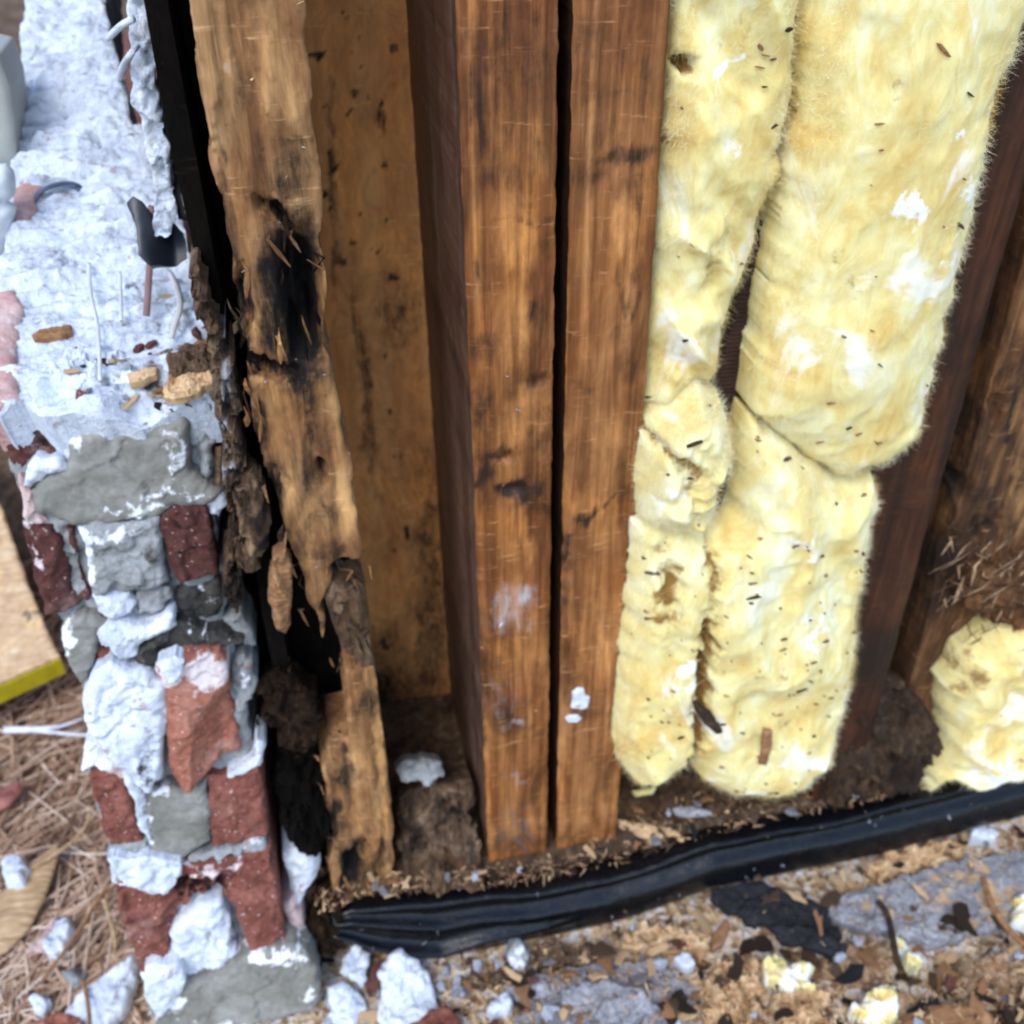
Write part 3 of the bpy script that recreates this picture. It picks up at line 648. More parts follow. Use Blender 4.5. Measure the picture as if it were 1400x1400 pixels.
# second course
brk([(34, 712), (62, 722), (98, 724), (110, 770), (122, 816), (100, 828), (64, 840), (50, 790), (36, 742)], 'brick_dark', .002, dents=[(92, 760, 9, 60, .012, -16)], pales=[(44, 740, 6, 40, .6, -14)])
mort([(104, 718), (150, 714), (216, 706), (222, 750), (232, 795), (180, 806), (130, 812), (118, 762)], 'mortar_grey', .006, bulge=.008, pales=[(120, 760, 12, 60, .75), (150, 724, 60, 8, .7)], stains=[(212, 750, 10, 30, .5)])
mort([(130, 814), (178, 808), (184, 842), (150, 848), (134, 836)], 'mortar_white', .007, bulge=.006)
mort([(184, 806), (232, 798), (236, 818), (222, 832), (188, 842)], 'mortar_grey', .004, bulge=.004, amp=.0015)
brk([(218, 704), (240, 688), (282, 692), (290, 732), (299, 784), (262, 794), (246, 800), (234, 772), (222, 732)], 'brick_dark', .006, stains=[(240, 722, 16, 14, .6), (280, 744, 20, 2, .6)])
mort([(240, 802), (296, 786), (302, 806), (300, 840), (250, 848), (236, 826)], 'mortar_dark', -.002, amp=.006, freq=130, pales=[(262, 800, 30, 5, .6), (288, 808, 10, 8, .4)])
mort([(298, 760), (318, 764), (320, 790), (304, 798)], 'mortar_grey', -.008)
# third course
mort([(84, 848), (118, 836), (146, 850), (132, 872), (126, 906), (113, 936), (96, 912), (86, 884)], 'mortar_olive', .004, bulge=.006, pales=[(94, 870, 9, 36, .7)])
mort([(130, 868), (150, 850), (200, 852), (235, 838), (242, 856), (200, 876), (186, 892), (164, 896), (142, 882)], 'mortar_white', .008, amp=.005)
brk([(132, 880), (166, 894), (150, 906), (128, 914), (126, 896)], 'brick', .0, depth=.03)
mort([(180, 888), (214, 862), (240, 850), (308, 866), (332, 876), (306, 888), (250, 892), (216, 908), (182, 914)], 'mortar_dark', .006, amp=.005, freq=120, pales=[(262, 862, 6, 8, .5), (286, 872, 5, 4, .6), (322, 873, 5, 4, .6)])
mort([(304, 844), (326, 838), (342, 858), (346, 880), (330, 878), (312, 866)], 'mortar_grey', -.004)
mort([(116, 948), (130, 918), (150, 902), (200, 916), (226, 932), (232, 942), (226, 1000), (224, 1060), (200, 1076), (172, 1052), (142, 1030), (118, 1002)], 'mortar_white', .012, bulge=.010, rr=.018, amp=.005, freq=75, res=.001, pales=[(160, 950, 60, 50, .5)], stains=[(200, 1040, 20, 26, .45)])
brk([(224, 940), (210, 912), (240, 894), (302, 886), (310, 902), (313, 962), (331, 1046), (300, 1056), (252, 1080), (236, 1062), (228, 1000)], 'brick_orange', .014, bulge=.004, amp=.003,
    hfun=lambda X, Y, U, V, s: -.014*np.clip((X-262-(Y-950)*.0)/40, 0, 1)*np.clip((Y-965+(X-262)*.6)/30, 0, 1), stains=[], pales=[(230, 920, 18, 14, .95), (285, 918, 32, 26, .9), (250, 910, 40, 10, .8)])
mort([(214, 908), (240, 894), (252, 905), (246, 930), (232, 934)], 'mortar_white', .021, depth=.01, bulge=.003, amp=.002)
mort([(317, 902), (334, 892), (347, 902), (349, 940), (336, 964), (325, 970), (319, 936)], 'mortar_grey', .0, bulge=.005, pales=[(335, 925, 10, 30, .6)])
mort([(308, 1052), (344, 1040), (352, 1010), (362, 1020), (356, 1046), (336, 1058), (310, 1060)], 'mortar_white', .004, depth=.02)
mort([(118, 1016), (140, 1008), (152, 1036), (182, 1056), (168, 1064), (130, 1042), (112, 1052)], 'mortar_pink', .006, pales=[(140, 1030, 40, 20, .8)])
# fourth course
brk([(120, 1044), (164, 1052), (176, 1072), (186, 1110), (200, 1150), (150, 1153), (136, 1112)], 'brick', .003, dents=[(150, 1080, 16, 6, .002)])
mort([(166, 1052), (182, 1056), (200, 1076), (196, 1110), (206, 1150), (192, 1130), (180, 1096)], 'mortar_white', .009)
mort([(184, 1070), (205, 1076), (232, 1070), (256, 1080), (282, 1066), (286, 1120), (292, 1150), (246, 1172), (208, 1166), (196, 1112)], 'mortar_olive', .004, bulge=.006, amp=.0022, freq=50, pales=[(210, 1086, 30, 10, .6, -20), (196, 1120, 8, 40, .6, -12)], stains=[(210, 1066, 18, 6, .5)])
brk([(282, 1064), (330, 1052), (355, 1046), (361, 1092), (366, 1138), (330, 1148), (292, 1156), (285, 1110)], 'brick', .003)
# fifth course with the cored brick
mort([(150, 1156), (200, 1150), (250, 1173), (300, 1160), (366, 1140), (369, 1156), (330, 1166), (290, 1180), (230, 1182), (150, 1182)], 'mortar_grey', .005, bulge=.005, pales=[(350, 1150, 18, 6, .8)])
brk([(155, 1206), (152, 1176), (250, 1180), (310, 1172), (368, 1157), (378, 1210), (390, 1286), (342, 1298), (330, 1262), (318, 1238), (300, 1222), (270, 1228), (246, 1246), (234, 1272), (232, 1300), (238, 1318), (192, 1322), (175, 1282)], 'brick', .008, bulge=.003, amp=.0035,
    dents=[(270, 1215, 46, 22, .009, -10), (240, 1240, 14, 40, .006, 20)], stains=[(280, 1205, 60, 20, .25)], pales=[(300, 1180, 40, 6, .6), (260, 1182, 40, 4, .5)])
mort([(150, 1176), (200, 1172), (244, 1180), (248, 1194), (228, 1220), (210, 1223), (182, 1212), (152, 1206)], 'mortar_white', .013, depth=.012, bulge=.003, amp=.003, ej=.003)
mort([(232, 1282), (244, 1252), (268, 1234), (300, 1230), (314, 1248), (318, 1290), (330, 1300), (300, 1318), (262, 1336), (240, 1320)], 'mortar_white', .006, name='mortar_plug', bulge=.009, rr=.016, dents=[(288, 1266, 4, 5, .006)], stains=[(318, 1290, 10, 14, .6)])
# lowest course and smear
mort([(192, 1328), (218, 1318), (238, 1322), (262, 1338), (340, 1302), (394, 1286), (424, 1306), (440, 1342), (430, 1374), (382, 1388), (320, 1400), (300, 1440), (222, 1440)], 'mortar_olive', .012, bulge=.009, rr=.016, amp=.003, freq=60, pales=[(220, 1345, 26, 40, .85, -30), (380, 1304, 50, 14, .75), (330, 1396, 60, 10, .5), (420, 1350, 14, 20, .5)])
mort([(196, 1322), (240, 1318), (258, 1336), (236, 1368), (214, 1396), (200, 1360)], 'mortar_white', .018, depth=.014, ej=.003)
mort([(386, 1235), (404, 1225), (416, 1262), (426, 1300), (398, 1288)], 'mortar_pink', -.006)
brk([(340, 1398), (368, 1390), (424, 1384), (432, 1480), (340, 1480)], 'brick', .006)
# hidden run of the wall behind its broken end, stepping back
bme = None
for c in range(6):
    z0 = -.06 + c*.067
    for k in range(5):
        y0 = .075 + .012*c + k*.203 - (.1 if c % 2 else 0)
        if y0 < .06: y0 += .1
        if bme is None:
            o = chunk('brick', [(0, 0), (.193, 0), (.193, .057), (0, .057)], Plane((-.148, 0, 0), 90, -90), M['brick'], bw, depth=.086, bulge=.002, rr=.004, amp=.0015, freq=90, res=.008, ej=0, world=True)
            me = o.data; co_ = np.empty(len(me.vertices)*3); me.vertices.foreach_get('co', co_); co_ = co_.reshape(-1, 3)
            off = co_.mean(0); me.vertices.foreach_set('co', (co_-off).ravel()); bme = o
        else:
            o = bme.copy(); COL.objects.link(o)
        o.location = (-.104-bw.location[0], y0+.0965-bw.location[1], z0+.0285-bw.location[2])
box('mortar_core', (-.142, .07, -.06), (-.066, 1.05, .325), M['mortar_grey'], bw)

# sloping mortar bed on top of the wall
BA = 20
BEDP = Plane((-.08, .04, .338), BA)
def bedstep(X, Y, U, V, s):
    st = .006*np.clip((205-(X-120)*.15-Y)/7, 0, 1)*np.clip((X-95)/30, 0, 1)
    st = st + .004*np.clip((395-(X-100)*.1-Y)/10, 0, 1)
    r1 = fbm(np.stack([U*60+V*12, V*170-U*30, U*0+4], -1), 4, 77)
    r2 = fbm(np.stack([U*40+V*20, V*420-U*60, U*0+9], -1), 3, 78)
    return st + .0062*r1 + .0028*np.abs(r2) - .012*np.clip((Y-500)/80, 0, 1)*np.clip((X-140)/60, 0, 1)
rbd = random.Random(4)
chunk('mortar_bed', [(58, -75), (40, 0), (31, 80), (28, 160), (20, 250), (8, 340), (-4, 420), (-28, 520), (-20, 560), (0, 571), (36, 556), (60, 573), (106, 569), (130, 576), (190, 566), (244, 548), (290, 545), (302, 500), (292, 450), (276, 400), (262, 350), (244, 290), (226, 240), (205, 190),
      (188, 190), (178, 130), (160, 80), (150, 20), (150, -75)], BEDP, M['mortar_bed'], bw, depth=.03, bulge=.002, rr=.006, amp=.004, freq=70, res=.0011, ej=.0022, octv=6, gain=.62, hfun=bedstep, key='bed',
      stains=[(200, 400, 60, 30, .34), (150, 330, 60, 60, .2), (240, 440, 40, 30, .45), (200, 520, 80, 22, .5), (190, 205, 30, 3, .6, -12)], dents=[(150, 207, 34, 2.2, .006, -8), (160, 390, 8, 5, .006), (230, 405, 12, 8, .006)]+
      [(rbd.uniform(35, 250), rbd.uniform(-20, 430), rbd.uniform(3, 12), rbd.uniform(1.0, 2.2), rbd.uniform(.002, .005), rbd.uniform(-20, 2)) for _ in range(120)])
chunk('brick', [(-30, 420), (-2, 405), (18, 400), (30, 420), (24, 470), (22, 520), (30, 548), (0, 562), (-30, 560)], Plane((-.08, .04, .342), BA), M['brick_pink'], bw, depth=.03, bulge=.003, rr=.006, amp=.0025, freq=90, res=.0012, ej=.002, pales=[(10, 470, 10, 60, .35)])
chunk('brick', [(20, 262), (30, 248), (58, 256), (48, 272), (50, 290), (34, 306), (20, 310)], Plane((-.08, .04, .346), BA), M['brick_pink'], bw, depth=.02, bulge=.002, rr=.006, amp=.002, freq=100, res=.0012, ej=.002)
def bedlump(name, poly, m, label, cat, up=.003, depth=.006, **kw):
    kw['bulge'] = kw.get('bulge', .004)*.5; kw.setdefault('rr', .003); kw.setdefault('amp', .003); kw.setdefault('freq', 130); kw.setdefault('res', .0009); kw.setdefault('ej', .0026); kw.setdefault('efreq', 170)
    kw.setdefault('cell', (.0026, 150)); kw.setdefault('smooth', False); up = up*.7
    o = chunk(name, poly, Plane((-.08, .04, .338+up), BA), M[m], None, depth=min(depth, .004), **kw)
    return tag(o, label, cat)
bedlump('wood_chip', [(43, 459), (52, 452), (75, 446), (97, 444), (98, 452), (84, 460), (60, 464), (48, 464)], 'chip_brown', 'brown oblong wood chip lying on the white mortar bed', 'wood chip', .006, bulge=.003, ej=.001, cell=(.0012, 200), amp=.0015)
bedlump('mortar_chunk', [(66, 496), (84, 482), (118, 470), (136, 474), (140, 495), (128, 518), (106, 530), (86, 524), (70, 512)], 'mortar_white', 'flat white mortar chunk lying on the bed near its broken edge', 'mortar chunk', .006, amp=.0022)
bedlump('mortar_chunk', [(146, 486), (166, 480), (182, 500), (180, 522), (158, 526), (140, 514)], 'mortar_white', 'smaller white mortar chunk right of the flat one on the bed', 'mortar chunk', .005)
bedlump('brick_crumb', [(102, 545), (108, 538), (122, 536), (130, 544), (124, 554), (110, 555)], 'brick', 'small red brick crumb at the front edge of the mortar bed', 'brick crumb', .004, bulge=.003)
bedlump('wood_chip', [(216, 534), (230, 518), (262, 512), (290, 508), (292, 522), (276, 534), (250, 542), (222, 544)], 'chip', 'pale tan shredded wood chip overhanging the front of the mortar bed', 'wood chip', .012, bulge=.004, amp=.004)
bedlump('rotten_clump', [(226, 492), (250, 470), (284, 474), (296, 492), (288, 508), (262, 512), (232, 520)], 'rot_grey', 'brown clump of rotten wood behind the pale chip on the bed', 'wood clump', .010, amp=.008, freq=140)
bedlump('wood_chip', [(176, 514), (196, 506), (218, 502), (214, 512), (190, 522), (178, 524)], 'chip', 'thin yellow splinter left of the rotten clump on the bed', 'splinter', .008, bulge=.002, ej=.001, cell=(.0012, 200))
bedlump('wood_chip', [(146, 452), (160, 444), (176, 447), (164, 456), (150, 458)], 'chip', 'tiny yellow splinter in the middle of the mortar bed', 'splinter', .005, bulge=.002, ej=.001, cell=(.0012, 200))
def bp(x, y, up=.004):
    return Plane((-.08, .04, .338+up), BA).hit(x, y)
bp_ = chunk('black_plastic_flap', [(178, 282), (186, 275), (200, 284), (214, 300), (234, 300), (250, 318), (254, 352), (240, 364), (208, 366), (194, 352), (190, 318)], Plane((-.08, .03, .352), 55), M['black_plastic'], None, depth=.0015, bulge=.0005, rr=.004, amp=.0012, freq=50, hfun=lambda X, Y, U, V, s: .006*np.cos((X-190)/26.), res=.0011, ej=.0012)
tag(bp_, 'black plastic flap stuck in the mortar beside the cavity', 'plastic flap')
o = cord('plastic_strip', [bp(38, 286, .005), bp(48, 268, .008), bp(66, 256, .010), bp(90, 250, .008), bp(108, 254, .005), bp(103, 260, .004)], .0022, M['blue_plastic'], flat=.4); tag(o, 'curved blue grey plastic strip on the red brick patch', 'plastic strip')
o = cord('strap', [bp(207, 282, .016), bp(206, 330, .018), bp(203, 390, .014), bp(200, 432, .008)], .0016, M['pink_string'], flat=.4); tag(o, 'thin pinkish strap hanging over the black plastic flap', 'strap')
o = cord('string', [bp(232, 372, .008), bp(243, 395, .012), bp(246, 420, .012), bp(238, 445, .01), bp(234, 462, .006)], .0015, M['string'], flat=.6); tag(o, 'curved cream string below the black plastic flap', 'string')
o = cord('string', [bp(122, 360, .007), bp(124, 400, .010), bp(134, 450, .010), bp(137, 520, .009)], .0009, M['white_plastic'], flat=.5); tag(o, 'long straight white string across the mortar bed', 'string')
o = cord('string', [bp(164, 372, .007), bp(166, 430, .010), bp(164, 440, .007)], .0008, M['white_plastic'], flat=.5); tag(o, 'short white string right of the long one on the mortar bed', 'string')
o = cord('mortar_strand', [upright(.05).hit(148, 52), upright(.04).hit(165, 36), upright(.035).hit(182, 26)], .0013, M['mortar_white']); tag(o, 'upper thin white strand bridging bed and mortar ribbon', 'strand')
o = cord('mortar_strand', [bp(163, 108, .006), upright(.04).hit(172, 85), upright(.035).hit(188, 62)], .0021, M['mortar_white'], taper=True); tag(o, 'lower thick white strand bridging bed and mortar ribbon', 'strand')

# ------------------------------------------------------------------ insulation
def fluff(root, key, count, seed, lmin=.002, lmax=.006, edge=True):
    P, X, s, pl = SURF[key]; rg = np.random.default_rng(seed); vs = []; fs = []
    w = (s > .006).astype(float); w = w/w.sum()
    ids = rg.choice(len(P), count, p=w)
    for i in ids:
        p = P[i]; L = rg.uniform(lmin, lmax); a = rg.normal(-.35, .9) if rg.random() < .7 else rg.uniform(0, 6.28)
        d = pl.e1*math.cos(a)*.8+pl.e2*math.sin(a)+pl.n*rg.uniform(-.05, .02); d /= np.linalg.norm(d)
        c = np.cross(d, pl.n)*rg.normal(0, .5)+pl.n*rg.uniform(-.2, .0)
        r = rg.uniform(.00007, .00013); b = len(vs)
        sd_ = np.cross(d, pl.n); sd_ /= np.linalg.norm(sd_)
        for t in (0, .33, .66, 1):
            q = p + d*L*t + c*L*t*t - pl.n*.0004
            rr_ = r*(1-.7*t)
            vs += [q-sd_*rr_, q+sd_*rr_, q+pl.n*rr_]
        for k in range(3):
            o = b+k*3
            fs += [(o, o+1, o+4, o+3), (o+1, o+2, o+5, o+4), (o+2, o, o+3, o+5)]
    o = link_mesh('loose_fibres', vs, fs, M['fibre'], root); tag(o, kind='stuff'); return o
def fuzz(root, key, count, seed):
    """short sub-pixel fibres that soften the outline"""
    P, X, s, pl = SURF[key]; rg = np.random.default_rng(seed)
    near = np.nonzero(s < .010)[0]; ids = rg.choice(near, count); p = P[ids]
    c = P.mean(0); out = p-c; out /= np.linalg.norm(out, axis=1)[:, None]
    d = rg.normal(0, .6, (count, 3))+out*.5+pl.n*.35; d /= np.linalg.norm(d, axis=1)[:, None]
    L = rg.uniform(.0015, .0055, count)[:, None]; sd_ = np.cross(d, rg.normal(0, 1, (count, 3))); sd_ /= np.linalg.norm(sd_, axis=1)[:, None]; up_ = np.cross(d, sd_)
    r = .00005; b = p-d*.001; m_ = p+d*L*.5+rg.normal(0, .0004, (count, 3)); t_ = p+d*L+rg.normal(0, .001, (count, 3))
    V = np.stack([b+sd_*r, b-sd_*r, b+up_*r, m_+sd_*r, m_-sd_*r, m_+up_*r, t_], 1).reshape(-1, 3)
    o = (np.arange(count)*7)[:, None]; fs = []
    for q in ((0, 1, 4, 3), (1, 2, 5, 4), (2, 0, 3, 5)): fs += (o+np.array(q)).tolist()
    for q in ((3, 4, 6), (4, 5, 6), (5, 3, 6)): fs += (o+np.array(q)).tolist()
    o = link_mesh('edge_fuzz', V, fs, M['fibre'], root); tag(o, kind='stuff')
FLK = [0]
def flecks(root, key, spots, seed):
    rg = random.Random(seed); vs = []; fs = []; mi = []
    for (x, y, L, wd) in spots:
        p, s_, pl = on(key, x, y)
        a = rg.uniform(-.9, .5); d = pl.e1*math.cos(a)+pl.e2*math.sin(a); e = np.cross(pl.n, d)
        p = p+pl.n*.0006; b = len(vs)
        for (u_, v_) in ((-.5, -.2), (-.1, -.5), (.5, -.25), (.45, .3), (0, .5), (-.45, .35)):
            q = p+d*u_*L*rg.uniform(.8, 1.2)+e*v_*wd*rg.uniform(.8, 1.2); vs += [q+pl.n*.0006, q-pl.n*.0012]
        fs.append(tuple(b+2*k for k in range(6)))
        for k in range(6):
            k2 = (k+1) % 6; fs.append((b+2*k2, b+2*k, b+2*k+1, b+2*k2+1))
        mi += [rg.choice([0, 0, 1, 1, 2])]*7
    o = link_mesh('dirt_flecks', vs, fs, None, root, mats=[M['rot'], M['chip_brown'], M['rot_grey']], midx=mi); tag(o, kind='stuff')
def batt(label, poly, Y, bulge, key, nfib, nfl, depth=.05, **kw):
    r = thing('insulation_batt', label, 'insulation', tuple(upright(Y).hit(*poly[0])))
    kw['amp'] = kw.get('amp', .007)*.75; kw.setdefault('rr', .03)
    chunk('wool_body', poly, upright(Y), M['wool'], r, depth=depth+.02, bulge=bulge, freq=26, res=.0014, ej=.003, efreq=90, octv=6, gain=.46, key=key, flatside=False, **kw)
    fluff(r, key, nfib, nfib); fuzz(r, key, nfib*5, nfib)
    rg = random.Random(nfl); A = np.array(poly); sp = []
    for _ in range(nfl):
        i = rg.randrange(len(SURF[key][1])); x, y = SURF[key][1][i]
        if SURF[key][2][i] < .003: continue
        b_ = rg.random() < .12
        sp.append((x, y, (.0006+rg.random()**2.2*.0038)*(2.0 if b_ else 1), rg.uniform(.0003, .0008)*(1.9 if b_ else 1)))
    flecks(r, key, sp, nfl)
    return r
def folds(seed, k=.006, fx=22, fy=9, tiltk=.6):
    def f(X, Y, U, V, s):
        w1 = .012*fbm(np.stack([U*45, V*45, U*0+seed*1.3], -1), 3, seed+40); U = U+w1; V = V-w1*1.5
        q = fbm(np.stack([U*fx+V*fx*tiltk, V*fy-U*fy*.4, U*0+seed], -1), 3, seed)
        return (k*(1-np.abs(q)*2.6) + .0010*(1-2.4*np.abs(fbm(np.stack([U*70, V*40, U*0+seed], -1), 3, seed+60))))*np.clip(s/.012, 0, 1)
    return f
batt('narrow upper left insulation batt beside the bare stud', [(953, -700), (1176, -700), (1088, 0), (1078, 90), (1058, 200), (1066, 232), (1044, 260), (1024, 340), (996, 400), (978, 480), (968, 518), (942, 512), (900, 548), (868, 542), (876, 450), (884, 330), (892, 200), (908, 95), (914, 0)], .012, .016, 'b1', 1500, 24, hfun=folds(3, .009, 26, 10, .8),
     dents=[(925, 80, 14, 10, .012), (960, 350, 16, 40, .006)], pales=[(975, 190, 16, 22, .5, 30), (970, 82, 34, 7, .6, -30), (910, 460, 14, 22, .55)], stains=[(985, 30, 14, 34, .36), (985, 335, 8, 16, .5)])
batt('wide upper right insulation batt with a slanting lower end', [(1198, -700), (1593, -700), (1402, 0), (1376, 60), (1352, 120), (1334, 210), (1310, 330), (1286, 420), (1268, 510), (1248, 582), (1224, 608), (1184, 630), (1136, 642), (1100, 616), (1056, 580), (1026, 556), (1034, 480), (1050, 400), (1066, 310), (1076, 250), (1090, 150), (1106, 0)], .0, .022, 'b2', 1800, 44, hfun=folds(8, .004, 14, 7, .5),
     rr=.04, amp=.006, pales=[(1205, 260, 34, 34, .6), (1290, 240, 20, 30, .5), (1265, 160, 20, 20, .55), (1260, 330, 40, 30, .45)], stains=[(1180, 100, 8, 12, .5), (1115, 340, 30, 40, .25)])
batt('crumpled insulation fold tucked beside the stud at mid height', [(868, 566), (904, 542), (944, 514), (980, 534), (994, 590), (990, 622), (974, 660), (966, 694), (938, 712), (900, 704), (862, 694), (860, 620)], .004, .020, 'b3', 1200, 10, hfun=folds(21, .010, 30, 22, -.9), rr=.026, amp=.008,
     dents=[(900, 590, 60, 9, .010, 35), (925, 640, 10, 40, .006, -20)], stains=[(872, 570, 7, 8, 1), (905, 590, 40, 6, .45, 32), (940, 690, 8, 14, .5)], pales=[(880, 660, 16, 20, .5), (905, 630, 24, 16, .6)])
batt('large lower insulation batt speckled with dirt, rounded foot on the plate', [(1018, 560), (1054, 580), (1136, 644), (1183, 636), (1189, 668), (1176, 740), (1162, 820), (1160, 885), (1142, 970), (1126, 1020), (1096, 1056), (1040, 1072), (978, 1066), (948, 1048), (938, 1016), (904, 1038), (860, 1054), (838, 1020), (832, 980), (840, 900), (848, 800), (858, 700), (900, 698), (940, 706), (980, 700), (1000, 690), (1008, 640), (1012, 600)], .002, .024, 'b4', 2400, 130, hfun=folds(33, .006, 24, 9, .35), rr=.034, amp=.008,
     dents=[(944, 870, 9, 170, .016, 4), (900, 780, 16, 80, .006)], stains=[(880, 790, 10, 26, .6), (940, 1010, 12, 40, .55), (905, 1050, 20, 14, .4), (1030, 870, 26, 10, .4), (1075, 890, 20, 20, .4), (1050, 960, 12, 8, .35)], pales=[(920, 880, 18, 26, .6), (1080, 820, 30, 30, .5), (1060, 700, 60, 30, .35), (1045, 990, 20, 20, .4)])
batt('ragged insulation tuft in the bottom right corner behind the membrane', [(1256, 1078), (1262, 1040), (1280, 1000), (1284, 930), (1308, 884), (1350, 842), (1400, 828), (1500, 820), (1500, 1010), (1400, 1040), (1330, 1052), (1296, 1056), (1280, 1050)], .002, .020, 'b5', 1000, 18, hfun=folds(41, .010, 20, 18, .9), rr=.03, amp=.012,
     stains=[(1300, 890, 30, 40, .5), (1380, 880, 30, 30, .4)], pales=[(1340, 1020, 40, 24, .6)])
# bark flake stuck to the lower batt
p_, _, _ = on('b4', 968, 980)
o = chunk('bark_flake', [(946, 962), (956, 958), (972, 976), (988, 1000), (980, 1002), (964, 990), (950, 976)], Plane((0, p_[1]-.002, 0), 90), M['rot'], None, depth=.002, bulge=.0015, rr=.002, amp=.001, freq=200, res=.0009, ej=.0014); tag(o, 'dark bark flake stuck to the foot of the lower batt', 'bark flake')
p_, _, _ = on('b4', 1048, 1010)
o = chunk('bark_flake', [(1044, 998), (1056, 1000), (1054, 1020), (1048, 1046), (1038, 1044), (1042, 1022)], Plane((0, p_[1]-.002, 0), 90), M['chip_brown'], None, depth=.002, bulge=.0012, rr=.002, amp=.001, freq=200, res=.0009, ej=.0012); tag(o, 'brown upright flake right of the dark one on the lower batt', 'bark flake')
# ribbed paper facing showing in the slot between the batts
kf = thing('paper_facing', 'dark ribbed paper facing in the slot between the upper batts', 'paper facing', tuple(upright(.02).hit(1010, 450)))
chunk('ribbed_sheet', [(1044, 300), (1056, 320), (1034, 400), (1016, 480), (1012, 560), (1000, 590), (990, 560), (972, 528), (980, 500), (996, 450), (1008, 400), (1026, 350)], upright(.018), M['kraft'], kf, depth=.003, bulge=.001, rr=.003, amp=.0006, res=.0006, ej=.0006,
      hfun=lambda X, Y, U, V, s: .0005*np.sin(V*2*math.pi/.0022))
kg = chunk('paper_scrap', [(986, 628), (998, 640), (992, 672), (984, 692), (974, 688), (978, 660)], upright(-.012), M['kraft'], None, depth=.003, bulge=.001, rr=.003, amp=.0015, res=.0008, ej=.001); tag(kg, 'small dark paper scrap below the slot, poking between the batts', 'paper scrap')

# ------------------------------------------------------------------ rot and crumbs round the feet
o = chunk('rotten_block', [(543, 1090), (580, 1072), (640, 1066), (645, 1090), (640, 1110), (652, 1140), (662, 1196), (655, 1214), (600, 1218), (556, 1214), (545, 1150)], Plane((0, .012, .03), 62), M['rot_grey'], None, depth=.035, bulge=.005, rr=.008, amp=.010, freq=65, res=.0012, ej=.005, efreq=110, octv=6, gain=.62, cell=(.014, 70), pales=[(610, 1160, 20, 30, .2)], stains=[(560, 1130, 20, 60, .7), (625, 1112, 8, 10, 1)]); tag(o, 'brown crumbling rotten block at the foot of the open bay', 'rotten block')
o = chunk('mortar_chunk', [(540, 1046), (556, 1036), (580, 1032), (604, 1042), (606, 1062), (580, 1068), (552, 1072)], Plane((0, .03, .085), 50), M['mortar_grey'], None, depth=.02, bulge=.006, rr=.01, amp=.005, freq=90, res=.001, ej=.005, efreq=120, cell=(.006, 80)); tag(o, 'grey mortar chunk fallen behind the rotten block in the bay', 'mortar chunk')
o = chunk('rotten_clump', [(1150, 930), (1200, 912), (1250, 940), (1278, 990), (1262, 1040), (1240, 1080), (1180, 1096), (1128, 1092), (1136, 1030), (1150, 980)], Plane((0, .006, .06), 70), M['rot'], None, depth=.04, bulge=.006, rr=.01, amp=.012, freq=60, res=.0013, ej=.006, octv=6, gain=.62, cell=(.016, 65), aniso=(1, .5), pales=[(1178, 990, 8, 10, .3)], stains=[(1160, 970, 24, 50, .7), (1230, 1060, 14, 30, .8)]); tag(o, 'dark brown rotten clump filling the foot of the dark stud', 'rotten clump')
fr = thing('frayed_rot', 'frayed pale brown wood fibres hanging above the bottom right tuft', 'rotten fibres', tuple(P0.hit(1370, 810)))
chunk('matted_fibre', [(1310, 806), (1336, 780), (1372, 772), (1420, 758), (1480, 760), (1480, 858), (1410, 848), (1386, 862), (1362, 846), (1340, 830), (1322, 834)], Plane((0, .002, .2), 80), M['rot_brown'], fr, depth=.012, bulge=.001, rr=.004, amp=.007, freq=120, res=.0010, ej=.008, efreq=150, octv=6, gain=.68, rag=.008, cell=(.006, 140), aniso=(.6, 1), stains=[(1320, 800, 20, 14, .6), (1370, 800, 20, 10, .6), (1400, 840, 14, 12, .5)])
splinters(fr, 110, lambda: rsp.uniform(1290, 1420), lambda: rsp.uniform(745, 880), -.008, ['rot_pink', 'rot_grey', 'rot_pink', 'rot_brown'], L=(.006, .024), w=(.0003, .0010), lean=.8, name='fibre')
o = chunk('mortar_chunk', [(386, 1168), (400, 1158), (424, 1157), (438, 1166), (436, 1184), (424, 1206), (410, 1232), (400, 1228), (396, 1200)], upright(-.004), M['mortar_white'], None, depth=.02, bulge=.007, rr=.01, amp=.005, freq=120, res=.001, ej=.0025); tag(o, 'white mortar chunk wedged between brick wall and rotten post foot', 'mortar chunk')

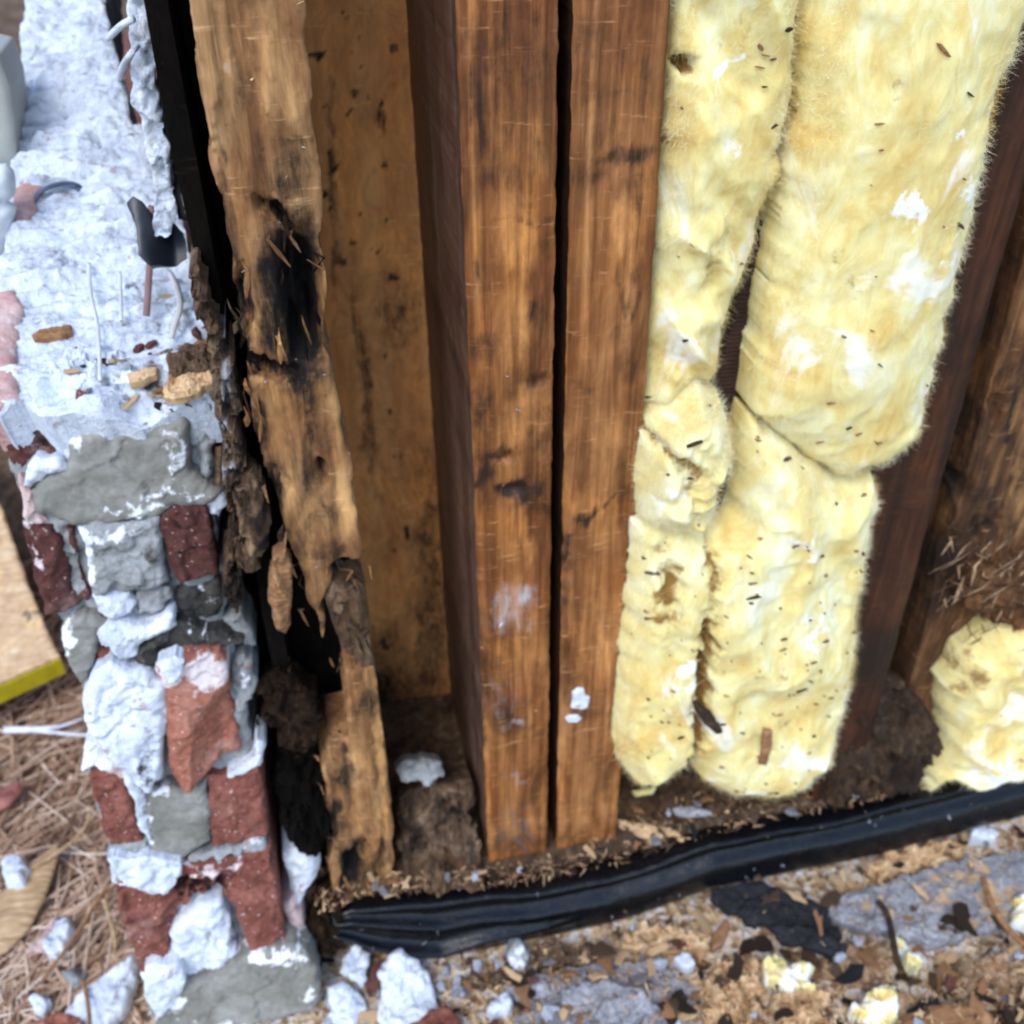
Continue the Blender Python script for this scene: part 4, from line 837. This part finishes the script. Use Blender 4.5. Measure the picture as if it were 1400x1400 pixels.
# ------------------------------------------------------------------ black membrane
MP = Plane((0, -.012, -.03), 66)
top = [(448, 1244), (480, 1227), (550, 1220), (620, 1213), (700, 1208), (745, 1200), (830, 1184), (910, 1160), (972, 1138), (1060, 1120), (1150, 1104), (1260, 1076), (1400, 1040), (1560, 1000)]
bot = [(1560, 1080), (1400, 1118), (1350, 1132), (1200, 1172), (1060, 1200), (970, 1218), (900, 1246), (820, 1270), (700, 1294), (600, 1314), (560, 1308), (520, 1298), (480, 1282), (452, 1272)]
tx = np.array([p[0] for p in top]); ty = np.array([p[1] for p in top]); bx_ = np.array([p[0] for p in bot[::-1]]); by_ = np.array([p[1] for p in bot[::-1]])
def mem(X, Y, U, V, s):
    f = (Y-np.interp(X, tx, ty))/np.maximum(np.interp(X, bx_, by_)-np.interp(X, tx, ty), 5)
    w = np.clip((820-X)/260, 0, 1)                     # loose folds at the left end
    wob = .02*np.sin(X/47)+.015*np.sin(X/21+1)
    lip = .005*np.exp(-((f-.1+wob)/.09)**2)
    fold = w*(.006*np.exp(-((f-.42+wob-.1*(X-600)/300)/.08)**2)+.009*np.exp(-((f-.78+wob+.22*(X-640)/300)/.09)**2))
    sag = -.004*np.exp(-((f-.3)/.12)**2)*(1-w)+.006*np.sin(np.clip(f, 0, 1)*math.pi)*(1-.5*w)
    return lip+fold+sag-.004*f
mb = chunk('flashing_membrane', top+bot, MP, M['membrane'], None, depth=.006, bulge=.004, rr=.006, amp=.0008, freq=30, res=.0011, ej=.0012, hfun=mem, aniso=(.5, 1), octv=3, key='mem', flatside=False)
tag(mb, 'black rubber flashing membrane running along the foot of the studs', 'membrane')

# ------------------------------------------------------------------ debris on the ledge
LK = []
def ledge_top(x, y):
    z = on('ledge', x, y)[0][2]
    for k, pl_, flat_ in LK:
        if min(q[0] for q in pl_) < x < max(q[0] for q in pl_) and min(q[1] for q in pl_) < y < max(q[1] for q in pl_):
            P, X, s_, _ = SURF[k]; d = (X[:, 0]-x)**2+(X[:, 1]-y)**2; i = int(np.argmin(d))
            if d[i] < 16: z = max(z, P[i][2]) if flat_ else z+1
    return z
def lchunk(name, poly, m, label, cat, z=.004, depth=.008, group=None, **kw):
    kw['bulge'] = kw.get('bulge', .004)*.6; kw['rr'] = kw.get('rr', .008)*.5; kw.setdefault('amp', .003); kw.setdefault('freq', 100); kw.setdefault('res', .0010); kw['ej'] = kw.get('ej', .0018)*1.5; kw.setdefault('efreq', 140)
    kw.setdefault('cell', None if m == 'wool' or 'brown' in m else (.0035, 45) if m in ('tar', 'slate') else (.0035, 100))
    if m in ('tar', 'slate'): kw['amp'] = .0022; kw['freq'] = 60
    kw['key'] = 'L%d' % len(SURF); LK.append((kw['key'], poly, m in ('slate', 'tar', 'chip', 'chip_brown', 'rot_pink', 'rot_grey')))
    A = kw.pop('lean', 0); o0 = level(LZ+z).hit(*poly[0])
    o = chunk(name, poly, Plane(tuple(o0), A), M[m], None, depth=depth, **kw)
    return tag(o, label, cat, group)
lchunk('mortar_chunk', [(516, 1330), (534, 1304), (550, 1298), (572, 1312), (588, 1340), (600, 1372), (612, 1400), (624, 1440), (540, 1440), (516, 1392), (520, 1360)], 'mortar_white', 'largest white mortar lump on the ledge under the membrane', 'mortar chunk', .016, .02, bulge=.010, rr=.016, lean=25, pales=[], stains=[(590, 1400, 20, 10, .3)])
lchunk('brick_fragment', [(560, 1400), (590, 1385), (610, 1372), (632, 1392), (640, 1440), (560, 1440)], 'brick', 'red brick fragment under the largest white mortar lump', 'brick fragment', .012, .02)
lchunk('mortar_chunk', [(470, 1316), (478, 1292), (492, 1286), (500, 1300), (508, 1302), (504, 1330), (496, 1350), (480, 1340), (466, 1330)], 'mortar_white', 'knobbly white mortar lump at the left end of the membrane', 'mortar chunk', .014, .016, amp=.006, lean=30)
lchunk('mortar_chunk', [(450, 1350), (470, 1342), (492, 1358), (498, 1380), (480, 1420), (452, 1420), (454, 1380)], 'mortar_white', 'white mortar lump at the bottom edge left of the largest lump', 'mortar chunk', .012, .016, amp=.006, lean=25)
lchunk('mortar_chunk', [(694, 1312), (702, 1294), (714, 1290), (727, 1300), (722, 1322), (710, 1330), (696, 1330)], 'mortar_grey', 'upright egg shaped white grey pebble of mortar under the membrane', 'mortar chunk', .012, .012, lean=50, bulge=.007, pales=[(710, 1310, 20, 20, .6)])
lchunk('mortar_chunk', [(668, 1380), (680, 1362), (694, 1356), (700, 1368), (694, 1384), (676, 1386)], 'mortar_white', 'bright white mortar crumb left of the grey slate flake', 'mortar chunk', .008, .01)
lchunk('mortar_chunk', [(1328, 1130), (1340, 1127), (1352, 1129), (1366, 1140), (1360, 1148), (1344, 1146), (1328, 1142)], 'mortar_white', 'bright white mortar piece against the right end of the membrane', 'mortar chunk', .010, .01)
lchunk('mortar_chunk', [(924, 1308), (934, 1301), (946, 1306), (950, 1318), (938, 1324), (928, 1318)], 'mortar_white', 'white mortar crumb in the middle of the ledge debris', 'mortar chunk', .007, .008)
lchunk('slate_flake', [(688, 1348), (708, 1332), (750, 1332), (776, 1346), (762, 1358), (728, 1366), (704, 1362)], 'slate', 'small grey flake beside the egg shaped mortar pebble', 'slate flake', .008, .004, bulge=.002)
lchunk('slate_flake', [(700, 1400), (730, 1362), (760, 1330), (810, 1316), (880, 1312), (930, 1330), (960, 1372), (950, 1420), (700, 1430)], 'slate', 'large grey cement flake at the bottom edge middle', 'slate flake', .004, .006, bulge=.002, amp=.004, ej=.004, pales=[(820, 1340, 14, 14, .6), (845, 1380, 14, 8, .6)])
lchunk('slate_flake', [(1128, 1250), (1142, 1226), (1180, 1216), (1230, 1196), (1300, 1178), (1400, 1160), (1480, 1160), (1480, 1240), (1400, 1262), (1360, 1268), (1320, 1280), (1290, 1292), (1240, 1284), (1200, 1270), (1160, 1262)], 'slate', 'broad grey slate slab sprinkled with sawdust at the right', 'slate flake', .010, .008, bulge=.003, amp=.003, ej=.003,
       pales=[(1320, 1200, 60, 20, .55), (1280, 1230, 30, 20, .45), (1360, 1230, 50, 30, .5), (1200, 1240, 20, 10, .4)])
lchunk('tar_flake', [(966, 1216), (1010, 1205), (1050, 1206), (1090, 1222), (1130, 1240), (1150, 1280), (1120, 1290), (1070, 1272), (1020, 1262), (990, 1244)], 'tar', 'black tar shingle flake left of the grey slate slab', 'tar flake', .016, .004, bulge=.002, lean=8, ej=.003)
lchunk('tar_flake', [(1050, 1264), (1090, 1262), (1130, 1276), (1158, 1296), (1150, 1308), (1110, 1296), (1070, 1290)], 'tar', 'narrow black tar flake below the larger shingle flake', 'tar flake', .018, .004, bulge=.002, lean=6)
lchunk('tar_flake', [(1240, 1380), (1262, 1362), (1282, 1362), (1286, 1372), (1262, 1380), (1246, 1386)], 'tar', 'small black scrap beside the brown plank end at the bottom', 'tar flake', .010, .004)
PALE = [(x_, y_, 26, 16, .75) for x_ in range(1040, 1440, 40) for y_ in range(1220, 1420, 40)]
lchunk('wool_tuft', [(1044, 1312), (1060, 1304), (1078, 1320), (1100, 1318), (1116, 1322), (1106, 1350), (1086, 1356), (1062, 1346), (1046, 1336)], 'wool', 'pale insulation tuft left on the ledge, nearest the black flakes', 'insulation tuft', .014, .01, bulge=.005, amp=.009, freq=120, ej=.007, efreq=120, rag=.006, octv=6, gain=.62, pales=PALE)
lchunk('wool_tuft', [(1220, 1282), (1240, 1280), (1250, 1300), (1268, 1308), (1272, 1322), (1248, 1326), (1236, 1318)], 'wool', 'yellow insulation tuft at the front of the slate slab', 'insulation tuft', .014, .01, bulge=.005, amp=.009, freq=120, ej=.007, efreq=120, rag=.006, octv=6, gain=.62, pales=PALE)
lchunk('wool_tuft', [(1170, 1380), (1190, 1362), (1204, 1344), (1222, 1350), (1224, 1390), (1206, 1400), (1182, 1396)], 'wool', 'yellow insulation tuft at the bottom edge by the brown plank end', 'insulation tuft', .014, .01, bulge=.005, amp=.009, freq=120, ej=.007, efreq=120, rag=.006, octv=6, gain=.62, pales=PALE)
lchunk('wool_tuft', [(1376, 1230), (1400, 1226), (1430, 1260), (1400, 1276), (1380, 1256)], 'wool', 'tan insulation tuft cut by the right edge on the slate slab', 'insulation tuft', .016, .01, bulge=.005, amp=.009, freq=120, ej=.007, efreq=120, rag=.006, octv=6, gain=.62, pales=PALE)
lchunk('plank_end', [(1216, 1412), (1240, 1386), (1290, 1370), (1340, 1374), (1360, 1392), (1362, 1430), (1220, 1440)], 'chip_brown', 'smooth brown plank piece at the bottom edge', 'plank piece', .012, .012, amp=.001, ej=.0015)
lchunk('wood_chip', [(970, 1300), (982, 1270), (994, 1256), (998, 1266), (990, 1286), (976, 1304)], 'chip_brown', 'orange brown wood sliver standing before the tar flake', 'wood chip', .012, .004, bulge=.002, amp=.001)
lchunk('wood_chip', [(1320, 1326), (1350, 1316), (1380, 1308), (1384, 1314), (1352, 1326), (1330, 1332)], 'chip_brown', 'orange wood sliver in the right part of the debris', 'wood chip', .010, .004, bulge=.002, amp=.001)
lchunk('wood_chip', [(806, 1322), (814, 1336), (826, 1334), (830, 1344), (818, 1354), (808, 1346)], 'chip_brown', 'brown wood chip lying on the large grey cement flake', 'wood chip', .009, .004, bulge=.002)
for lab, pl_, m_ in (('tan shredded wood clump under the middle of the membrane', [(840, 1290), (870, 1268), (920, 1262), (962, 1270), (968, 1290), (940, 1304), (890, 1300), (856, 1306)], 'chip'),
                     ('brown fibrous clump right of the egg shaped pebble', [(728, 1300), (770, 1290), (812, 1296), (826, 1310), (800, 1322), (760, 1328), (732, 1322)], 'rot_grey'),
                     ('tan shredded clump between membrane and slate slab', [(1180, 1186), (1220, 1166), (1280, 1152), (1316, 1150), (1310, 1166), (1260, 1184), (1200, 1206)], 'chip'),
                     ('big tan shredded clump below the black tar flakes', [(1130, 1300), (1170, 1284), (1206, 1292), (1214, 1330), (1190, 1352), (1150, 1346), (1126, 1326)], 'rot_pink'),
                     ('bright tan shredded clump at the bottom edge below the pale tuft', [(1056, 1362), (1090, 1350), (1130, 1352), (1142, 1384), (1130, 1430), (1060, 1430)], 'chip'),
                     ('pinkish fibrous clump in the bottom right corner', [(1290, 1330), (1340, 1310), (1400, 1300), (1460, 1310), (1460, 1370), (1380, 1360), (1310, 1362)], 'rot_pink'),
                     ('brown fibrous clump at the bottom right behind the plank piece', [(1364, 1376), (1410, 1364), (1460, 1370), (1460, 1440), (1370, 1440)], 'rot_grey')):
    lchunk('wood_clump', pl_, m_, lab, 'wood clump', .008, .008, bulge=.004, amp=.007, freq=130, ej=.005, cell=(.008, 110), lean=12, smooth=False)
for lab, pl_, m_ in (('tan shredded mat between the two grey flakes', [(960, 1340), (1000, 1310), (1030, 1316), (1044, 1350), (1040, 1400), (990, 1420), (964, 1390)], 'chip'),
                     ('brown shredded mat under the left half of the membrane', [(640, 1330), (690, 1316), (720, 1330), (700, 1346), (660, 1352), (636, 1346)], 'rot_grey')):
    lchunk('wood_clump', pl_, m_, lab, 'wood clump', .007, .008, bulge=.003, amp=.006, freq=150, ej=.006, cell=(.007, 130), lean=10, smooth=False)
lchunk('slate_flake', [(770, 1350), (830, 1336), (880, 1350), (900, 1378), (860, 1400), (800, 1396), (764, 1376)], 'slate', 'loose grey layer on the large cement flake at the bottom', 'slate flake', .012, .004, bulge=.002, ej=.003, lean=4)
# twigs
for lab, c in (('dark bent twig standing on the slate slab, left one', [(1200, 1232), (1212, 1248), (1220, 1280), (1226, 1312), (1234, 1330)]), ('brown bent twig on the slate slab, right one', [(1344, 1200), (1352, 1228), (1364, 1250), (1384, 1276), (1400, 1292)])):
    o = cord('twig', [level(LZ+.024).hit(x, y) for x, y in c], .0021, M['rot'] if 'dark' in lab else M['chip_brown'], taper=False); tag(o, lab, 'twig')
# chips on the plate in front of the lower batt
def pchip(poly, m, lab, z=.006, cat='wood chip', name='wood_chip', **kw):
    kw.setdefault('bulge', .002); kw.setdefault('amp', .002)
    o = chunk(name, poly, Plane(tuple(level(z).hit(*poly[0])), 35), M[m], None, depth=.004, rr=.004, freq=120, res=.001, ej=.0016, **kw); tag(o, lab, cat)
pchip([(840, 1116), (862, 1122), (890, 1128), (920, 1132), (934, 1146), (914, 1142), (900, 1150), (888, 1158), (884, 1146), (862, 1140), (848, 1130)], 'chip', 'jagged orange tan wood chip lying on the membrane lip below the batts', .006)
pchip([(806, 1122), (818, 1116), (826, 1122), (820, 1142), (808, 1142)], 'chip', 'small tan wood chip left of the jagged orange one', .006)
pchip([(922, 1106), (944, 1100), (972, 1108), (976, 1116), (950, 1118), (928, 1116)], 'slate', 'dark grey flake on the plate under the lower batt', .006, 'slate flake', 'slate_flake')
pchip([(866, 1082), (888, 1078), (900, 1074), (892, 1084), (870, 1088)], 'wool', 'thin pale wool wisp on the plate under the lower batt', .006, 'insulation wisp', 'wool_wisp')

# chip templates, then copies scattered as individuals
def chip_mesh(nm, m, n_, el, th, seed):
    """ragged flat splinter or angular crumb"""
    rg = random.Random(seed); vs = []; fs = []
    rad = [rg.uniform(.3, 1.3) for _ in range(n_)]; bend = rg.uniform(-.25, .25)
    for lv, k in ((-.5, .95), (.5, 1.0)):
        for i in range(n_):
            t_ = 2*math.pi*(i+rg.uniform(-.25, .25))/n_; x = math.cos(t_)*rad[i]*k
            vs.append((x, math.sin(t_)*rad[i]*k/el, lv*th+bend*x*x+rg.uniform(-.2, .2)*th))
    c_ = len(vs); vs.append((rg.uniform(-.3, .3), rg.uniform(-.3, .3)/el, .5*th+rg.uniform(.0, .5)*th))
    for i in range(n_):
        j = (i+1) % n_; fs.append((i, j, n_+j, n_+i)); fs.append((n_+i, n_+j, c_))
    fs.append(tuple(range(n_))[::-1])
    me = bpy.data.meshes.new(nm); me.from_pydata(vs, [], fs); me.materials.append(m); me.update(); return me
T = {'wood_chip': [chip_mesh('wood_chip', M[m], 9, e, .16, i) for i, (m, e) in enumerate([('chip', 2.2), ('chip_brown', 3), ('chip', 1.5), ('chip_brown', 1.7), ('rot_grey', 1.6), ('rot', 1.8), ('chip', 3.4), ('chip', 1.8), ('rot_grey', 2.2), ('chip_brown', 4)])],
     'mortar_crumb': [chip_mesh('mortar_crumb', M[m], 7, e, 1.1, 20+i) for i, (m, e) in enumerate([('mortar_white', 1.2), ('mortar_white', 1.5), ('mortar_grey', 1.3)])],
     'tar_scrap': [chip_mesh('tar_scrap', M[m], 7, e, .3, 30+i) for i, (m, e) in enumerate([('tar', 1.6), ('slate', 1.4), ('slate', 2)])],
     'brick_crumb': [chip_mesh('brick_crumb', M['brick'], 7, 1.3, 1.0, 40)]}
TONE = {'fresh_wood_chip': 'pale tan', 'brown_wood_chip': 'brown', 'greybrown_rotten_wood': 'grey brown', 'dark_rotten_wood': 'dark brown', 'chalky_white_mortar': 'white', 'grey_mortar': 'grey', 'dark_tar_flake': 'black', 'grey_slate_flake': 'slate grey', 'dull_red_brick': 'red'}
NOUN = {'wood_chip': 'wood chip', 'mortar_crumb': 'mortar crumb', 'tar_scrap': 'scrap', 'brick_crumb': 'brick crumb'}
rc = random.Random(99)
def scatter(kind, p, size, where, place, nrm=None):
    me = rc.choice(T[kind]); o = bpy.data.objects.new(kind, me); COL.objects.link(o)
    o.location = p; s_ = size*.5; o.scale = (s_, s_, s_*rc.uniform(.7, 1.2)); o.rotation_euler = (rc.uniform(-.4, .4)+(nrm or 0), rc.uniform(-.4, .4), rc.uniform(0, 6.28))
    tone = TONE[me.materials[0].name]; sz = 'larger' if size > .010 else 'small'
    tag(o, sz+' '+tone+' '+NOUN[kind]+' '+where, NOUN[kind], tone+' '+NOUN[kind]+'s '+place+(', larger' if sz == 'larger' else ', small')+' '+where.split()[-1])
cnt = 0
while cnt < 225:
    x = rc.uniform(440, 1420); y = rc.uniform(1130, 1420)
    if y < np.interp(x, bx_, by_)+6: continue
    if x < 620 and y < 1330 and rc.random() < .5: continue
    right = x > 960
    kind = rc.choices(['wood_chip', 'mortar_crumb', 'tar_scrap', 'brick_crumb'], [6, .45, .5, .05] if right else ([5, 1.4, .9, .2] if x > 640 else [2, 4, .4, .4]))[0]
    p = level(LZ+.006).hit(x, y); zt_ = ledge_top(x, y)
    if zt_ > LZ+.03 or (zt_ > LZ+.010 and rc.random() < .72) or (960 < x < 1160 and y < 1300 and rc.random() < .8): continue
    sz = abs(rc.gauss(0, 1))*.0078+.0062
    if kind == 'mortar_crumb': sz *= .55
    scatter(kind, (p[0], p[1], zt_+.0015+rc.uniform(0, .004)), sz, 'on the ledge debris, '+('left' if x < 760 else 'middle' if x < 1080 else 'right'), 'on the ledge'); cnt += 1
cnt = 0
while cnt < 70:
    x = rc.choice([rc.uniform(800, 1140), rc.uniform(800, 1140), rc.uniform(1100, 1290), rc.uniform(545, 830), rc.uniform(430, 560)])
    y = np.interp(x, tx, ty)-rc.uniform(2, 62 if 800 < x < 1140 else 20)
    p = level(.004).hit(x, y)
    if p[1] > .06: continue
    kind = rc.choices(['wood_chip', 'mortar_crumb', 'tar_scrap'], [6, 1, 1])[0]
    scatter(kind, (p[0], p[1], .005+rc.uniform(0, .006)), rc.uniform(.004, .014)*(.5 if kind == 'mortar_crumb' else 1), 'on the plate under the '+('batts' if x > 800 else 'studs'), 'on the plate'); cnt += 1
cnt = 0
while cnt < 75:
    x = 296-abs(rc.gauss(0, 75)); y = 556-abs(rc.gauss(0, 60))
    if x < 90 or y < 400: continue
    if x < 190 and y < 480 and rc.random() < .85: continue
    k, s_, pl_ = on('bed', x, y)
    kind = rc.choices(['wood_chip', 'mortar_crumb', 'tar_scrap', 'brick_crumb'], [6, 3, .7, 1])[0]
    scatter(kind, tuple(k+pl_.n*.0015), (.0035+.011*rc.random()**2)*(.6 if kind != 'wood_chip' else 1), 'in the litter at the front of the mortar bed', 'on the mortar bed', R(20)); cnt += 1
# fine crumbs, past counting
def fine(name, pts, mats, rg, smin, smax):
    vs = []; fs = []; mi = []
    for p in pts:
        s_ = rg.uniform(smin, smax); b = len(vs)
        t_ = rg.uniform(0, 6.28); A = np.array([(math.cos(t_), math.sin(t_), rg.gauss(0, .3)), (-math.sin(t_), math.cos(t_), rg.gauss(0, .3)), (0, 0, 1)])
        el = (rg.uniform(.8, 3.2), rg.uniform(.3, .7), .3)
        for v in ((1, 0, -.3), (-.6, .8, -.3), (-.6, -.8, -.2), (.1, .1, .8), (.5, -.5, .3)):
            vs.append(np.array(p)+s_*(A[0]*v[0]*el[0]+A[1]*v[1]*el[1]+A[2]*v[2]*el[2]))
        f = [(b, b+1, b+2), (b, b+3, b+1), (b+1, b+3, b+2), (b+2, b+3, b+4), (b, b+2, b+4), (b, b+4, b+3)]
        k = rg.randrange(len(mats)); fs += f; mi += [k]*6
    o = link_mesh(name, vs, fs, None, None, None, None, mats, mi); return o
rf = random.Random(3); pts = []
while len(pts) < 3000:
    x = rf.uniform(430, 1430); y = rf.uniform(1120, 1425)
    if y < np.interp(x, bx_, by_)+2: continue
    p = level(LZ+.006).hit(x, y); zt_ = ledge_top(x, y)
    if zt_ > LZ+.03 or (zt_ > LZ+.010 and rf.random() < .7) or (960 < x < 1160 and y < 1300 and rf.random() < .8): continue
    pts.append((p[0], p[1], zt_+rf.uniform(-.0005, .0025)))
o = fine('debris_crumbs', pts, [M['chip'], M['chip_brown'], M['rot'], M['chip_brown'], M['chip'], M['rot_grey'], M['chip'], M['rot_pink'], M['chip']], rf, .0005, .0018); tag(o, 'fine crumbs of wood and mortar covering the ledge', 'debris', kind='stuff')
pts = []
while len(pts) < 1500:
    x = rf.uniform(430, 1290); y = np.interp(x, tx, ty)-rf.uniform(-2, 60 if 800 < x < 1140 else 26)
    p = level(.002).hit(x, y)
    if p[1] < .07: pts.append((p[0], p[1], rf.uniform(.0, .005)))
o = fine('plate_crumbs', pts, [M['chip'], M['chip_brown'], M['rot_pink'], M['rot'], M['rot_grey'], M['rot_grey']], rf, .0007, .002); tag(o, 'fine brown crumbs at the feet of the studs', 'debris', kind='stuff')
# white mortar grains on brick end, membrane, bed
pts = []
for _ in range(420):
    k = rf.choice(['mem', 'sa', 'post', 'bed', 'bed', 'bed', 'bed'])
    P_, X_, s_, pl_ = SURF[k]; i = rf.randrange(len(P_))
    if not (-20 < X_[i][0] < 1420 and -20 < X_[i][1] < 1420): continue
    if k in ('sa', 'post') and rf.random() < .6: continue
    pts.append(tuple(P_[i]+pl_.n*.0006))
o = fine('mortar_grains', pts, [M['mortar_white'], M['mortar_grey'], M['chip']], rf, .0004, .0011); tag(o, 'mortar grains and splinters dusted over bed, boards and membrane', 'debris', kind='stuff')

# ------------------------------------------------------------------ ground litter at the left
rn = random.Random(17); vs = []; fs = []; tone = []
def needle(p, a, L, r, lift, t_):
    d = np.array([math.cos(a), math.sin(a), 0]); c = np.array([-d[1], d[0], 0])*rn.gauss(0, .16)
    b0 = len(vs); pts_ = [p + d*L*(t-.5) + c*L*(t-.5)**2*2 + ZZ*(lift*(t-.5)) for t in (0, .33, .66, 1)]
    v, f = tube_geo(pts_, [r*.8, r, r, r*.5], 4)
    vs.extend(v); fs.extend([tuple(b0+q for q in ff) for ff in f]); tone.extend([t_]*len(v))
for _ in range(2700):
    if rn.random() < .86:
        x, y = rn.uniform(-120, 215), rn.uniform(880, 1440)
        p = level(GZ+.004).hit(x, y); r = rn.uniform(.0007, .0014)
    else:
        p = np.array([rn.uniform(-1.2, -.17), rn.uniform(.2, 2.6), GZ]); r = rn.uniform(.0006, .0014)
    if p[0] > -.158: continue
    a = rn.gauss(.75, .55) if rn.random() < .7 else rn.gauss(2.0, .5)
    needle(np.array([p[0], p[1], gz(p[0], p[1])+rn.uniform(.0, .014)]), a, rn.uniform(.04, .14), r, rn.uniform(-.012, .012), min(1, max(0, rn.gauss(.62, .24))))
o = link_mesh('pine_needle_litter', vs, fs, M['needle'], None, None, {'tone': tone}); tag(o, 'dry pine needle litter covering the ground left of the bricks', 'pine needles', kind='stuff')
def gchunk(name, poly, m, label, cat, z=.012, depth=.004, **kw):
    kw.setdefault('bulge', .003); kw['rr'] = kw.get('rr', .008) if 'leaf' in m else .004; kw.setdefault('amp', .0015); kw.setdefault('freq', 90); kw.setdefault('res', .0012)
    kw.setdefault('ej', .0035); kw.setdefault('efreq', 120); kw.setdefault('cell', None if 'leaf' in m else (.005, 80))
    A = kw.pop('lean', 0); o0 = level(GZ+z).hit(*poly[len(poly)//2])
    o = chunk(name, poly, Plane(tuple(o0), A), M[m], None, depth=depth, **kw); return tag(o, label, cat)
gchunk('dry_leaf', [(-30, 1240), (0, 1225), (40, 1180), (78, 1154), (82, 1162), (74, 1190), (60, 1230), (40, 1270), (10, 1300), (-30, 1320)], 'leaf', 'long tan dry leaf blade on the pine needles', 'leaf', .028, .001, bulge=.004, rr=.02, ej=.0004, lean=8)
gchunk('dry_leaf', [(-20, 1092), (10, 1074), (28, 1066), (30, 1080), (14, 1100), (-20, 1120)], 'red_leaf', 'reddish brown dry leaf at the left edge of the needles', 'leaf', .026, .001, bulge=.003, rr=.02, ej=.0006, lean=10)
gchunk('mortar_chunk', [(2, 1182), (14, 1172), (34, 1176), (44, 1188), (30, 1206), (12, 1208)], 'mortar_white', 'white mortar pebble lying on the dry leaf', 'mortar chunk', .034, .012, bulge=.006, amp=.003)
gchunk('mortar_chunk', [(62, 1292), (76, 1262), (94, 1256), (102, 1270), (92, 1296), (76, 1308), (64, 1304)], 'mortar_white', 'white mortar pebble in the needles below the dry leaf', 'mortar chunk', .026, .012, bulge=.006, amp=.003)
gchunk('mortar_shard', [(30, 1308), (52, 1282), (70, 1258), (84, 1252), (66, 1282), (60, 1296)], 'mortar_pink', 'pale pinkish shard beside the mortar pebble in the needles', 'shard', .022, .003)
gchunk('mortar_shard', [(86, 1392), (106, 1362), (140, 1330), (182, 1306), (190, 1326), (180, 1364), (168, 1390), (140, 1420), (96, 1420)], 'mortar_white', 'large flat white mortar shard leaning at the foot of the bricks', 'shard', .03, .008, amp=.003, bulge=.004, lean=18)
gchunk('mortar_shard', [(44, 1366), (50, 1360), (64, 1364), (74, 1362), (70, 1376), (60, 1386), (48, 1382)], 'mortar_white', 'small white mortar shard at the bottom left', 'shard', .024, .006)
gchunk('mortar_shard', [(86, 1332), (100, 1324), (118, 1330), (112, 1346), (96, 1348)], 'mortar_grey', 'bluish grey mortar shard between pebble and large shard', 'shard', .024, .006)
gchunk('brick_fragment', [(40, 1402), (66, 1388), (96, 1386), (116, 1396), (116, 1440), (40, 1440)], 'brick_orange', 'orange brick fragment at the bottom left edge', 'brick fragment', .026, .02)
def gp(x, y, z=.03): return level(GZ+z).hit(x, y)
zt = thing('cable_tie', 'white plastic cable tie with two tails on the pine needles', 'cable tie', tuple(gp(8, 997, .04)))
cord('tail', [gp(6, 996, .04), gp(40, 996, .042), gp(75, 994, .042), (gp(92, 990, .042)), gp(114, 982, .044)], .0021, M['white_plastic'], zt, taper=True)
cord('tail', [gp(6, 999, .04), gp(50, 999, .040), gp(100, 1004, .038), gp(134, 1005, .036)], .0022, M['white_plastic'], zt, taper=True)
for lab, c, m in (('brown straw crossing the needles up from the pebble', [(58, 1340), (90, 1298), (118, 1256), (150, 1206)], 'chip_brown'), ('thick pale bent straw beside the bricks', [(142, 1230), (152, 1262), (158, 1290), (154, 1308)], 'leaf'),
                  ('long pale straw slanting from leaf to bricks', [(18, 1196), (60, 1178), (110, 1140), (124, 1110)], 'leaf'), ('upright brown straw at the bottom left by the shard', [(112, 1340), (120, 1370), (124, 1420)], 'chip_brown')):
    o = cord('straw', [gp(x, y, .034) for x, y in c], .0013, M[m]); tag(o, lab, 'straw')
bd = thing('offcut_board', 'pale pine board offcut with yellow painted edge lying left of the bricks', 'board', tuple(gp(0, 900, .05)))
OB = Plane(tuple(gp(0, 900, .062)), 0)
chunk('board_top', [(-260, 560), (-40, 620), (0, 690), (24, 760), (50, 830), (81, 896), (0, 934), (-260, 1050)], OB, M['pale_board'], bd, depth=.014, bulge=.0012, rr=.004, amp=.0025, freq=60, res=.0016, ej=.0016, aniso=(1, .4), stains=[(45, 845, 18, 3, .8, -25)])
a_, b_ = OB.hit(81, 898), OB.hit(-260, 1052)
nv = np.array([b_[1]-a_[1], -(b_[0]-a_[0]), 0]); nv /= np.linalg.norm(nv)
if nv[1] > 0: nv = -nv
yv = [a_+nv*.0006-ZZ*.001, b_+nv*.0006-ZZ*.001, b_+nv*.0006-ZZ*.017, a_+nv*.0006-ZZ*.017, a_+nv*.003-ZZ*.001, b_+nv*.003-ZZ*.001, b_+nv*.003-ZZ*.017, a_+nv*.003-ZZ*.017]
link_mesh('yellow_edge', yv, [(0, 1, 2, 3), (7, 6, 5, 4), (0, 4, 5, 1), (1, 5, 6, 2), (2, 6, 7, 3), (3, 7, 4, 0)], M['yellow'], bd)
# vinyl panel and sheet at the far left edge
vp = chunk('vinyl_post', [(-70, 60), (-2, 76), (14, 120), (20, 170), (24, 220), (20, 224), (-2, 236), (-2, 270), (6, 360), (14, 400), (12, 418), (-4, 428), (-70, 440)], upright(.18), M['grey_plastic'], None, depth=.04, bulge=.003, rr=.008, amp=.0006, ej=.0004, res=.002); tag(vp, 'light grey vinyl piece standing at the left edge', 'vinyl post')
vc = chunk('plastic_sheet', [(-60, 228), (8, 226), (18, 236), (20, 268), (8, 276), (22, 284), (16, 316), (8, 350), (-60, 352)], upright(.13), M['white_cloth'], None, depth=.003, bulge=.01, rr=.016, amp=.005, freq=50, ej=.001, res=.0016, dents=[(2, 274, 10, 4, .012)]); tag(vc, 'crumpled white plastic sheet over the grey vinyl piece', 'plastic sheet')
